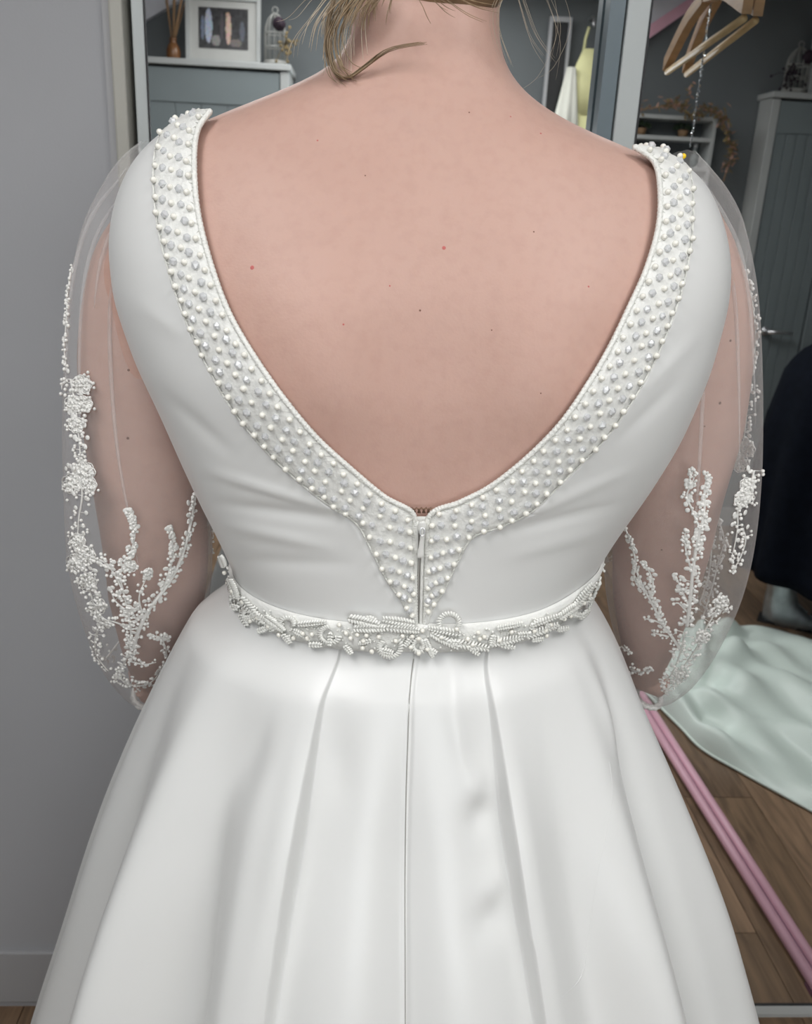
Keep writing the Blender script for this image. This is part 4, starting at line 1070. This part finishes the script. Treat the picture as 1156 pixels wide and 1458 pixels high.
# zip
zp = MB(); rows = []
for j in range(31):
    y = 733 + j * (892 - 733) / 30
    rows.append([onback(x, y, 0.0030) for x in (586, 590, 594, 598, 602, 606)])
zp.grid(rows); zipo = zp.build('zip_tape', M['satin_band'], dress, smooth=True)
q = MB(); q.tube([onback(596.5 - 0.02 * (y - 740), y, 0.0036) for y in np.linspace(745, 890, 24)], 0.0011, 6); q.build('zip_teeth', M['zip'], zipo, smooth=True)['label'] = 'dark closed zip line'
for dx in (-5.2, 4.6):
    q = MB(); q.tube([onback(597 + dx - 0.02 * (y - 740), y, 0.0046) for y in np.linspace(738, 888, 24)], 0.0013, 6); q.build('zip_edge_cord', M['satin_band'], zipo, smooth=True)
pA, pB = onback(599, 737, 0.007), onback(598.5, 756, 0.007)
q = MB(); rows = []
for f, w_ in ((0, 0.0018), (0.15, 0.0028), (0.5, 0.0030), (0.85, 0.0022), (1, 0.0012)):
    p = pA.lerp(pB, f); rows.append([p + CR * w_ * math.cos(a_) - CF * 0.0022 * math.sin(a_) for a_ in np.linspace(0, 6.283, 12, endpoint=False)])
q.loft(rows); q.build('zip_slider', M['zip_white'], zipo, smooth=True)
pA, pB = onback(598.5, 753, 0.0095), onback(596, 787, 0.009)
q = MB(); rows = []
for f, w_ in ((0, 0.0012), (0.12, 0.0016), (0.2, 0.0014), (0.5, 0.0019), (0.9, 0.0026), (1, 0.0022)):
    p = pA.lerp(pB, f); rows.append([p + CR * w_ * math.cos(a_) - CF * 0.0011 * math.sin(a_) for a_ in np.linspace(0, 6.283, 12, endpoint=False)])
q.loft(rows); q.build('zip_pull', M['zip_white'], zipo, smooth=True)
q = MB(); p = onback(598, 749, 0.010); q.tube([p + CR * 0.0016 * math.cos(a_) + CU * 0.003 * math.sin(a_) for a_ in np.linspace(0, 6.283, 14)], 0.0005, 5, False); q.build('zip_link', M['chrome'], zipo, smooth=True)
q = MB()
for x in (585, 592, 599, 606, 613):
    q.tube([onback(x + dx, 724 + dy, 0.003) for dx, dy in ((-5, 4), (-3, -1), (0, -3), (3, -1), (5, 4))], 0.0007, 5)
q.build('hook_and_eye', M['hook'], dress, smooth=True)['label'] = 'brown hook and eye above the zip'

# skirt
KL = [(333, 815), (300, 842), (268, 885), (228, 970), (192, 1060), (162, 1150), (132, 1250), (97, 1360), (64, 1458)]
KR = [(828, 838), (858, 868), (884, 920), (906, 980), (929, 1040), (958, 1120), (986, 1200), (1021, 1320), (1058, 1458)]
YK = 0.70
kl = sorted([(UP(x, y, YK).z, UP(x, y, YK).x) for x, y in KL]); kr = sorted([(UP(x, y, YK).z, UP(x, y, YK).x) for x, y in KR])
kl = [(0.0, -0.52)] + kl; kr = [(0.0, 0.62)] + kr
KBB = [(0.0, 0.47), (0.4, 0.37), (0.7, 0.30), (0.85, 0.262), (0.95, 0.232), (1.05, 0.196), (1.12, 0.163), (1.19, 0.131)]
KBF = [(0.0, 0.40), (0.5, 0.32), (0.9, 0.21), (1.1, 0.14), (1.19, 0.112)]
def gsm(pairs, sig=9):
    z = np.linspace(0, 1.25, 251); g = np.interp(z, [a for a, _ in pairs], [b for _, b in pairs])
    k = np.exp(-0.5 * (np.arange(-3 * sig, 3 * sig + 1) / (sig / 2.5)) ** 2); k /= k.sum()
    return z, np.convolve(np.pad(g, 3 * sig, mode='reflect', reflect_type='odd'), k, 'valid')
GKL, GKR, GKB, GKF = gsm(kl), gsm(kr), gsm(KBB), gsm(KBF)
def gauss(x, c, w_): return math.exp(-((x - c) / w_) ** 2)
def sstep(x): x = max(0, min(1, x)); return x * x * (3 - 2 * x)
PLL, PLR = -19.8, 18.0
def fold(td, h):
    """td = degrees round the waist from centre back, h = drop below the belt"""
    g = sstep(h / 0.16); g2 = sstep(h / 0.34); d_ = 0.0
    pl, pr_ = PLL - 1.6 * g2, PLR + 0.3 * g2
    inside = sstep((td - pl) / 0.7) * (1 - sstep((td - pr_ + 0.7) / 0.7))
    d_ -= inside * (0.0040 + 0.017 * g * (1 - 0.6 * sstep((h - 0.12) / 0.2)))
    if pl < td < pr_:
        u = (td - pl) / (pr_ - pl) * 2 - 1
        d_ += (0.008 * g + 0.020 * g2) * (1 - (abs(u + 0.02) - 0.45) ** 2 * 4) * 0.55 - 0.006 * g2 * gauss(td, -1, 4)
    d_ += 0.006 * g * (gauss(td, pl - 2.0, 3) + gauss(td, pr_ + 2.0, 3))
    d_ += g2 * (0.012 * gauss(td, -28, 4.5) - 0.044 * gauss(td, -40, 6.5) + 0.030 * gauss(td, -54, 6) - 0.024 * gauss(td, -70, 6.5) + 0.012 * gauss(td, -84, 5))
    d_ += g2 * (-0.018 * gauss(td, 29, 4.5) + 0.030 * gauss(td, 43 - 4 * g2, 6) - 0.044 * gauss(td, 58 - 7 * g2, 4.5) + 0.022 * gauss(td, 71 - 3 * g2, 6))
    if abs(td) > 90: d_ += g2 * 0.016 * math.sin(math.radians(td) * 11)
    # small dents near the hips
    d_ += 0.004 * gauss(td, 13, 3) * gauss(h, 0.10, 0.016) - 0.005 * gauss(td, 13, 3) * gauss(h, 0.125, 0.014) + 0.004 * gauss(td, 14, 2.5) * gauss(h, 0.17, 0.012) - 0.004 * gauss(td, 12, 3) * gauss(h, 0.195, 0.012) - 0.007 * gauss(td, -33 - 60 * (h - 0.08), 5) * gauss(h, 0.09, 0.035) + 0.005 * gauss(td, 52, 4) * gauss(h, 0.09, 0.035) - 0.004 * gauss(td, -14, 3.5) * gauss(h, 0.09, 0.03)
    d_ += 0.003 * gauss(td, 9 + 40 * (h - 0.05), 2.5) * gauss(h, 0.06, 0.04)
    if h > 0.004: d_ -= 0.0018 * gauss(td, -1.2 * g2, 0.35)
    return d_
def skirt(td, f):
    th = math.radians(td); zb_ = zbelt(th) - 0.006; z = zb_ * (1 - f) + 0.006 * f; h = zb_ - z
    xl, xr = float(np.interp(z, *GKL)), float(np.interp(z, *GKR)); bb = float(np.interp(z, *GKB)); bf = float(np.interp(z, *GKF))
    cx, a = (xl + xr) / 2, (xr - xl) / 2
    s_, c_ = math.sin(th), math.cos(th); e = 2 / 2.15
    d_ = fold(td if td <= 180 else td - 360, h)
    X = (a + d_) * math.copysign(abs(s_) ** e, s_); Yk = ((bb if c_ > 0 else bf) + d_) * math.copysign(abs(c_) ** e, c_)
    pk = Vector((cx + X, Y0 - Yk, z))
    w_ = sstep(h / 0.045)
    if w_ < 1:
        p = Tn(th, max(z, 1.03), 0.0045 + d_); return Vector((p.x, p.y, z)).lerp(pk, w_)
    return pk
tds = sorted(set(round(float(v), 2) for v in list(np.arange(-180, -90, 1.0)) + list(np.arange(-90, 90, 0.2)) + list(np.arange(90, 180, 1.0))))
fr_ = [0.32 * (i / 80) for i in range(81)] + [0.32 + 0.68 * (i / 30) for i in range(1, 31)]
q = MB(); q.loft([[skirt(t_, f) for t_ in tds] for f in fr_], False)
sko = q.build('skirt', M['satin'], dress, smooth=True)
def seam(pts, name, r_, m):
    q = MB(); q.tube([skirt(t_, f) for t_, f in pts], r_, 6); return q.build(name, m, sko, smooth=True)
seam([(-0.3 - 1.2 * f / 0.3, f) for f in np.linspace(0.012, 0.42, 40)], 'centre_seam', 0.00045, M['zip'])
bvs = BVHTree.FromPolygons([Vector(v) for v in q.v], q.f)
def onmesh(bv, px, py, off=0.0):
    d = ray(px, py).normalized(); h_ = bv.ray_cast(C0, d)
    if h_[0] is None: return None
    n = h_[1] if h_[1].dot(d) < 0 else -h_[1]
    return h_[0] + n * off
cs = [onmesh(bvs, p.x, p.y, -0.0003) for p in cat([(868, 1085, 0), (872, 1130, 0), (862, 1190, 0), (850, 1250, 0), (838, 1330, 0), (828, 1390, 0), (800, 1420, 0)], 30)]
q = MB(); q.tube([p for p in cs if p], 0.0005, 5); q.build('panel_seam', M['satin'], sko, smooth=True)

# belt and its beaded motifs
q = MB(); rows = []
for th in np.linspace(-math.pi, math.pi, 181):
    zc = zbelt(th); hb = 0.0115
    rows.append([Tn(th, zc + v * hb, o_) for v, o_ in ((-1, 0.005), (-0.96, 0.0078), (-0.3, 0.0082), (0.4, 0.0078), (0.95, 0.0070), (1, 0.0040))])
q.grid(rows); belt = q.build('waist_belt', M['satin_band'], dress, smooth=True); belt['label'] = 'narrow satin belt with beaded leaf embroidery'
def beltpt(px, py, off): return onback(px, py, 0.0082 + off)
def leaf(base, tip, wdt, name='beaded_leaf', n=11):
    q = MB(); a = Vector((*base, 0)); b = Vector((*tip, 0)); d = b - a; nn = Vector((-d.y, d.x, 0)).normalized()
    q.tube([beltpt(*(a.lerp(b, f)).xy, 0.0014) for f in np.linspace(0, 1, 9)], 0.0008, 6)
    for i in range(n):
        f = 0.04 + 0.9 * i / (n - 1); w_ = wdt * (0.45 + 0.55 * math.sin(math.pi * (0.2 + 0.75 * f)))
        for s_ in (-1, 1):
            p0 = a.lerp(b, f); p1 = p0 + nn * s_ * w_ + d.normalized() * w_ * 0.75
            q.tube([beltpt(p0.x, p0.y, 0.0012), beltpt((p0.x + p1.x) / 2, (p0.y + p1.y) / 2, 0.0026), beltpt(p1.x, p1.y, 0.0012)], 0.00095, 6)
    return q.build(name, M['bugle'], belt, smooth=True)
def scroll(c, r_, a0, a1, name='beaded_scroll'):
    q = MB(); c = Vector((*c, 0)); n = int(abs(a1 - a0) * r_ / 4.6) + 4
    pts = []
    for i in range(n):
        f = i / (n - 1); a_ = a0 + (a1 - a0) * f; rr = r_ * (1 - 0.35 * f); pts.append(c + Vector((math.cos(a_), math.sin(a_), 0)) * rr)
    q.tube([beltpt(p.x, p.y, 0.0010) for p in pts], 0.0008, 6)
    for i, p in enumerate(pts):
        t_ = (pts[min(i + 1, n - 1)] - pts[max(i - 1, 0)]).normalized(); nn = Vector((-t_.y, t_.x, 0))
        q.tube([beltpt(p.x + nn.x * k * 3.4 + t_.x * k * 1.5, p.y + nn.y * k * 3.4 + t_.y * k * 1.5, 0.0016) for k in (-1, 0, 1)], 0.00095, 6)
    return q.build(name, M['bugle'], belt, smooth=True)
for a, b, w_ in (((335, 800), (329, 784), 4), ((340, 815), (352, 846), 6), ((356, 842), (386, 880), 6), ((388, 868), (415, 890), 6), ((405, 890), (372, 862), 5), ((432, 880), (470, 876), 4), ((498, 870), (540, 880), 7), ((505, 885), (548, 885), 7), ((548, 884), (596, 889), 6), ((590, 880), (545, 872), 6), ((612, 892), (650, 912), 6), ((640, 905), (690, 914), 7), ((690, 908), (735, 898), 6), ((655, 893), (610, 885), 5), ((700, 885), (735, 878), 4), ((738, 898), (782, 880), 6), ((745, 882), (785, 866), 4), ((782, 872), (812, 850), 6), ((803, 858), (830, 822), 5), ((605, 900), (616, 926), 4)):
    leaf(a, b, w_)
for c, r_, a0, a1 in (((474, 893), 15, 0.3, 4.6), ((553, 912), 17, -0.6, 3.9), ((595, 910), 10, 1.0, 7.0), ((640, 878), 16, 2.6, 6.6), ((528, 880), 11, 3.2, 7.5), ((760, 884), 11, 3.0, 6.6), ((420, 880), 11, 3.3, 6.5), ((812, 862), 9, 0.0, 4.2), ((368, 868), 9, 0.5, 4.5)):
    scroll(c, r_, a0, a1)
for x, y in ((440, 893), (446, 900), (452, 894), (497, 892), (503, 899), (512, 894), (520, 903), (524, 895), (519, 913), (531, 918), (540, 897), (571, 896), (585, 897), (601, 889), (595, 900), (595, 921), (583, 912), (608, 915), (628, 898), (648, 886), (662, 900), (676, 891), (678, 900), (684, 897), (668, 908), (720, 890), (765, 888), (772, 880), (766, 896), (790, 872), (798, 868), (381, 872), (395, 884), (361, 850), (347, 836), (336, 808), (409, 896), (428, 900), (488, 880), (562, 903), (704, 902), (750, 889), (816, 850), (824, 838), (341, 824), (372, 878)):
    th, z = px2tz(x, y); bead('pearl', pearl_me, th, z, 0.0088, 0.0019, belt)

for i in range(34):                            # smaller sprigs filling the belt
    th = -1.35 + 2.7 * (i + 0.5) / 34; x, y = proj(Tn(th, zbelt(th) + 0.004 * (-1) ** i, 0.008)); a_ = rng.normal(0, 0.5) + (0 if i % 2 else math.pi)
    l_ = 13 + 6 * rng.random()
    try: leaf((x - math.cos(a_) * l_ * 0.5, y - math.sin(a_) * l_ * 0.5), (x + math.cos(a_) * l_ * 0.5, y + math.sin(a_) * l_ * 0.5), 4.0, n=5)
    except RuntimeError: pass
q = MB()
for i in range(300):
    th = rng.uniform(-1.5, 1.5); z = zbelt(th) + rng.uniform(-0.010, 0.010); q.ell(Tn(th, z, 0.0088), 0.0008 + 0.0004 * rng.random(), nu=7, nv=5)
o = q.build('seed_beads', M['bugle'], belt, smooth=True); o['kind'] = 'stuff'
# sleeves
SV = {-1: [(196, 262, 222, .715), (168, 262, 250, .722), (140, 258, 292, .734), (114, 254, 350, .742), (98, 254, 430, .745), (92, 262, 520, .748), (90, 276, 620, .750), (92, 296, 710, .757), (97, 304, 785, .775), (112, 300, 850, .803), (136, 280, 915, .838), (166, 256, 965, .872), (190, 238, 988, .885)],
      1: [(930, 996, 236, .715), (930, 1012, 256, .722), (930, 1042, 300, .734), (932, 1064, 350, .742), (930, 1079, 430, .745), (912, 1084, 530, .748), (884, 1083, 640, .750), (863, 1077, 720, .757), (858, 1064, 795, .777), (864, 1042, 860, .808), (880, 1010, 925, .842), (896, 975, 968, .872), (905, 942, 992, .885)]}
SLV = {}
def sleeve_fn(k):
    tab = SV[k]; C_, R_ = [], []
    for xl, xr, y, dy in tab:
        p = UP((xl + xr) / 2, y, dy); C_.append(p); R_.append((xr - xl) / 2 * axial(p) / F * 0.955)
    n = 121; Cc = cat(C_, n); Rr = [v.x for v in cat([(r_, 0, 0) for r_ in R_], n)]
    yy = [v.x for v in cat([(t_[2], 0, 0) for t_ in tab], n)]; cx_ = [v.x for v in cat([((t_[0] + t_[1]) / 2, 0, 0) for t_ in tab], n)]; rp = [v.x for v in cat([((t_[1] - t_[0]) / 2, 0, 0) for t_ in tab], n)]
    def P(f, psi, off=0.0):
        f = max(0, min(n - 1.001, f)); i = int(f); g = f - i
        c = Cc[i].lerp(Cc[i + 1], g); r_ = Rr[i] * (1 - g) + Rr[i + 1] * g
        t_ = (Cc[min(i + 2, n - 1)] - Cc[max(i - 2, 0)]).normalized()
        X = (CR - t_ * CR.dot(t_)).normalized(); Yv = X.cross(t_).normalized()
        if Yv.dot(CF) > 0: Yv = -Yv
        e = f / (n - 1); w_ = 0.035 * math.exp(-e / 0.16) * math.sin(13 * psi + 1.3) + 0.018 * math.sin(7 * psi + 2 + 3 * e) * math.sin(math.pi * e) + 0.05 * math.exp(-(1 - e) / 0.07) * math.sin(16 * psi)
        dep = 0.86 + 0.20 * min(1, max(0, (e - 0.2) / 0.3))
        rr = r_ * (1 + w_ * (0.5 + 0.5 * abs(math.sin(psi)))) + off
        return c + X * (rr * math.cos(psi)) + Yv * (rr * math.sin(psi) * dep)
    def I_(px, py, front=False):
        f = float(np.interp(py, yy, range(n))); c = float(np.interp(py, yy, cx_)); r_ = float(np.interp(py, yy, rp))
        psi = math.acos(max(-1, min(1, (px - c) / r_)))
        return f, (-psi if front else psi)
    return P, I_, n
def netpt(k, px, py, o_, front=False):
    P, I_, n = SLV[k][:3]; bv = SLV[k][4]; cxp = 180 if k < 0 else 985
    for j in range(30):
        d = ray(px, py).normalized(); h_ = bv.ray_cast(C0, d)
        if h_[0] is not None and front:
            h2 = bv.ray_cast(h_[0] + d * 0.004, d)
            if h2[0] is not None: return h2[0] + (h2[1] if h2[1].dot(d) > 0 else -h2[1]) * o_
        if h_[0] is not None: return h_[0] + (h_[1] if h_[1].dot(d) < 0 else -h_[1]) * o_
        px += 1.0 if px < cxp else -1.0; py -= 0.4
    return P(*I_(px, py, front), o_)
def lace(k, name, pts, front=False, dens=1.0, wid=5.0, stem=0.9, petals=0.25, top=False):
    P, I_, n = SLV[k][:3]; q = MB(); m_ = max(6, int(sum((Vector((*pts[i + 1], 0)) - Vector((*pts[i], 0))).length for i in range(len(pts) - 1)) / 2.2))
    path = cat([(x, y, 0) for x, y in pts], m_)
    pt = lambda x, y, o_: netpt(k, x, y, o_, front)
    q.tube([pt(p.x, p.y, 0.0008) for p in path], [stem * 0.0012 * (1 - 0.6 * i / m_) for i in range(m_)], 6)
    for i, p in enumerate(path):
        t_ = (path[min(i + 1, m_ - 1)] - path[max(i - 1, 0)])
        if t_.length < 1e-6: continue
        t_.normalize(); nn = Vector((-t_.y, t_.x, 0)); tap = 1 - 0.6 * i / m_
        for s_ in (-1, 1):
            if rng.random() > 0.45 * dens: continue
            o_ = abs(rng.normal(0.85, 0.45)) * wid * 1.05 * tap; x, y = p.x + nn.x * s_ * o_, p.y + nn.y * s_ * o_ - 1.5
            if rng.random() < petals:
                c = pt(x, y, 0.0012); c2 = pt(x, y, 0.004); R = (c2 - c).to_track_quat('Z', 'Y').to_matrix() @ Matrix.Rotation(rng.random() * 3, 3, 'Z')
                q.ell(c, (0.0029 * (0.7 + 0.5 * rng.random()), 0.0023, 0.0006), R=R, nu=9, nv=5)
            else:
                q.ell(pt(x, y, 0.0014), 0.0011 + 0.0007 * rng.random(), nu=7, nv=5)
            if rng.random() < 0.4: q.tube([pt(p.x, p.y, 0.0006), pt(x, y, 0.001)], 0.0004, 4)
    return q.build(name, M['lace'], SLV[k][3] if len(SLV[k]) > 3 else None, smooth=True)
def flower(k, cx_, cy, r_, front=False):
    P, I_, n = SLV[k][:3]; q = MB(); pt = lambda x, y, o_: netpt(k, x, y, o_, front)
    for j in range(7):
        a_ = j * 0.9
        loop = [(cx_ + r_ * (0.55 * math.cos(a_) + 0.42 * math.cos(a_ + b_)), cy + r_ * (0.55 * math.sin(a_) + 0.42 * math.sin(a_ + b_))) for b_ in np.linspace(0, 6.283, 9)]
        q.tube([pt(x, y, 0.0012) for x, y in loop], 0.0006, 4, False)
        c = pt(cx_ + r_ * 0.55 * math.cos(a_), cy + r_ * 0.55 * math.sin(a_), 0.0008); c2 = pt(cx_ + r_ * 0.55 * math.cos(a_), cy + r_ * 0.55 * math.sin(a_), 0.004)
        q.ell(c, (r_ * 0.0002, r_ * 0.0002, 0.0005), R=(c2 - c).to_track_quat('Z', 'Y').to_matrix(), nu=9, nv=4)
    for j in range(int(8 + r_)):
        x, y = cx_ + rng.normal(0, r_ * 0.55), cy + rng.normal(0, r_ * 0.55); q.ell(pt(x, y, 0.0022), 0.0013, nu=7, nv=5)
    return q.build('lace_flower', M['lace'], SLV[k][3], smooth=True)
for k in (-1, 1):
    P, I_, n = sleeve_fn(k)
    q = MB(); q.loft([[P(f, ps) for ps in np.linspace(0, 2 * math.pi, 96, endpoint=False)] for f in np.linspace(0, n - 1.01, 100)], False)
    so = q.build('sleeve', M['tulle'], dress, smooth=True); so['label'] = 'sheer tulle %s sleeve with beaded lace' % ('left' if k < 0 else 'right')
    SLV[k] = (P, I_, n, so, BVHTree.FromPolygons([Vector(v) for v in q.v], q.f))
    # gathered cuff
    q = MB(); q.tube([P(n - 1.01, ps) for ps in np.linspace(0, 2 * math.pi, 60)], 0.0035, 8, False); q.build('cuff', M['lace'], so, smooth=True)
    # gathers: doubled folds of net running down from the armhole
    for ps, f0, f1 in ((1.15, 12, 60), (1.45, 14, 40), (1.75, 18, 75), (2.3, 8, 50), (0.8, 8, 55)):
        ps_ = ps if k > 0 else math.pi - ps
        q = MB(); q.tube([P(f, ps_ + 0.15 * math.sin(f * 0.05), 0.0004) for f in np.linspace(f0, f1, 24)], list(0.0016 * np.sin(np.linspace(0.15, 3.0, 24))), 6); q.build('gather_fold', M['tulle'], so, smooth=True)
# left sleeve lace
a = -1
lace(a, 'lace_branch', [(99, 384), (96, 410), (97, 440), (95, 470), (93, 500), (97, 530)], wid=4, petals=0.1)
flower(a, 118, 548, 15); flower(a, 106, 575, 13); flower(a, 122, 575, 12)
lace(a, 'lace_branch', [(102, 540), (108, 575), (112, 610), (115, 645), (112, 672)], wid=11, dens=1.5)
flower(a, 110, 605, 12); flower(a, 122, 672, 16); flower(a, 104, 688, 15); flower(a, 128, 690, 12)
lace(a, 'lace_branch', [(110, 660), (118, 700), (113, 740), (112, 775), (118, 810)], wid=10, dens=1.4)
flower(a, 112, 770, 12); flower(a, 108, 800, 13); flower(a, 124, 790, 14)
lace(a, 'lace_branch', [(106, 790), (122, 815), (130, 845), (140, 875), (150, 895)], wid=12, dens=1.6)
flower(a, 126, 828, 14); flower(a, 140, 862, 13)
lace(a, 'lace_branch', [(120, 790), (150, 800), (165, 820), (178, 850), (184, 885), (190, 915), (188, 940)], wid=6, dens=1.2)
lace(a, 'lace_branch', [(186, 935), (186, 890), (178, 850), (172, 815), (185, 788), (192, 760), (187, 742), (183, 726)], wid=6, dens=1.2)
lace(a, 'lace_branch', [(190, 920), (200, 890), (215, 862), (238, 832), (255, 800), (266, 765), (274, 725), (279, 690), (284, 658)], wid=6, dens=1.3, stem=1.7)
lace(a, 'lace_branch', [(232, 838), (244, 800), (246, 775), (240, 752)], wid=5, dens=1.2)
lace(a, 'lace_branch', [(205, 880), (198, 850), (208, 822)], wid=6)
lace(a, 'lace_branch', [(182, 870), (165, 855), (158, 838)], wid=6)
lace(a, 'lace_branch', [(186, 895), (165, 885), (140, 880)], wid=6)
flower(a, 186, 805, 9); flower(a, 210, 815, 7)
lace(a, 'lace_branch', [(228, 905), (234, 918), (238, 935)], wid=6, dens=1.5); lace(a, 'lace_branch', [(240, 910), (222, 905), (212, 906)], wid=4)
lace(a, 'lace_branch', [(140, 895), (136, 915), (140, 935), (155, 955)], wid=7, dens=1.4); lace(a, 'lace_branch', [(190, 918), (176, 945), (170, 960), (182, 975)], wid=7, dens=1.5); lace(a, 'lace_branch', [(165, 960), (190, 975), (215, 970), (235, 945)], wid=6, dens=1.4); lace(a, 'lace_branch', [(185, 940), (205, 945), (222, 942)], wid=4)
lace(a, 'lace_branch', [(292, 690), (298, 740), (296, 790)], front=True, wid=7); lace(a, 'lace_branch', [(150, 940), (180, 900), (200, 860)], front=True, wid=7)
# right sleeve lace
a = 1
lace(a, 'lace_branch', [(1058, 388), (1066, 410), (1071, 440), (1074, 470), (1073, 500), (1069, 530), (1066, 560)], wid=4, dens=1.2, petals=0.15, front=True)
lace(a, 'lace_branch', [(1066, 550), (1062, 580), (1060, 610), (1055, 640), (1050, 660)], wid=8, dens=1.5, front=True)
flower(a, 1052, 660, 14, True); flower(a, 1062, 640, 12, True)
lace(a, 'lace_branch', [(1072, 670), (1068, 690), (1062, 705), (1050, 722), (1049, 750), (1044, 780), (1038, 800)], wid=8, dens=1.3)
flower(a, 1062, 690, 11); flower(a, 1054, 712, 11); flower(a, 1064, 708, 9)
lace(a, 'lace_branch', [(1056, 752), (1060, 770), (1052, 795), (1040, 815)], wid=6)
lace(a, 'lace_branch', [(978, 890), (983, 850), (986, 815), (991, 780), (998, 750), (1003, 722), (1003, 695), (1008, 674)], wid=8, dens=1.4, stem=1.6)
lace(a, 'lace_branch', [(996, 752), (985, 725), (978, 705), (984, 690), (988, 678), (983, 668)], wid=6, dens=1.2)
lace(a, 'lace_branch', [(986, 815), (978, 790), (975, 768), (976, 755)], wid=5, dens=1.1)
lace(a, 'lace_branch', [(980, 860), (970, 838), (962, 818)], wid=5); lace(a, 'lace_branch', [(978, 870), (966, 858), (958, 860)], wid=5)
lace(a, 'lace_branch', [(968, 922), (956, 905), (944, 888), (932, 865), (920, 842), (908, 815), (904, 790), (897, 768), (889, 745)], wid=5, dens=1.2, stem=1.3)
lace(a, 'lace_branch', [(925, 850), (930, 830), (924, 812), (914, 800)], wid=4); lace(a, 'lace_branch', [(918, 838), (906, 828), (903, 812)], wid=4)
lace(a, 'lace_branch', [(944, 888), (930, 882), (918, 880)], wid=4, dens=1.3); lace(a, 'lace_branch', [(950, 905), (938, 902), (930, 900)], wid=4, dens=1.3); lace(a, 'lace_branch', [(940, 880), (938, 865), (935, 855)], wid=3)
lace(a, 'lace_branch', [(1030, 850), (1018, 870), (1005, 893), (992, 920), (975, 945), (960, 972), (945, 985)], wid=8, dens=1.4)
flower(a, 1026, 858, 11); flower(a, 1000, 905, 10); flower(a, 968, 960, 11)
lace(a, 'lace_branch', [(975, 900), (968, 930), (955, 960), (940, 975)], wid=8, dens=1.2)
lace(a, 'lace_branch', [(898, 952), (912, 956), (928, 952)], wid=5, dens=1.5); lace(a, 'lace_branch', [(886, 920), (892, 925), (900, 930)], wid=4, dens=1.4)
lace(a, 'lace_branch', [(1000, 880), (1012, 840), (1022, 800), (1030, 770), (1022, 740)], front=True, wid=7, dens=1.2); lace(a, 'lace_branch', [(995, 860), (1008, 820), (1012, 780), (1006, 760)], front=True, wid=7, dens=1.2); lace(a, 'lace_branch', [(866, 800), (862, 760), (868, 720)], front=True, wid=7)
# yellow-headed pin left in the right shoulder
t = thing('dressmaking_pin', 'yellow headed dressmaking pin in the right shoulder strap of the dress', 'pin')
pp = onback(968, 238, 0.006) + Vector((0.006, 0.02, 0.004))
q = MB(); q.ell(pp, 0.0021, nu=12, nv=8); q.build('pin_head', M['pin_yellow'], t, smooth=True)
q = MB(); q.tube([pp, pp + Vector((-0.006, 0.012, -0.010))], 0.0004, 6); q.build('pin_shaft', M['chrome'], t, smooth=True)
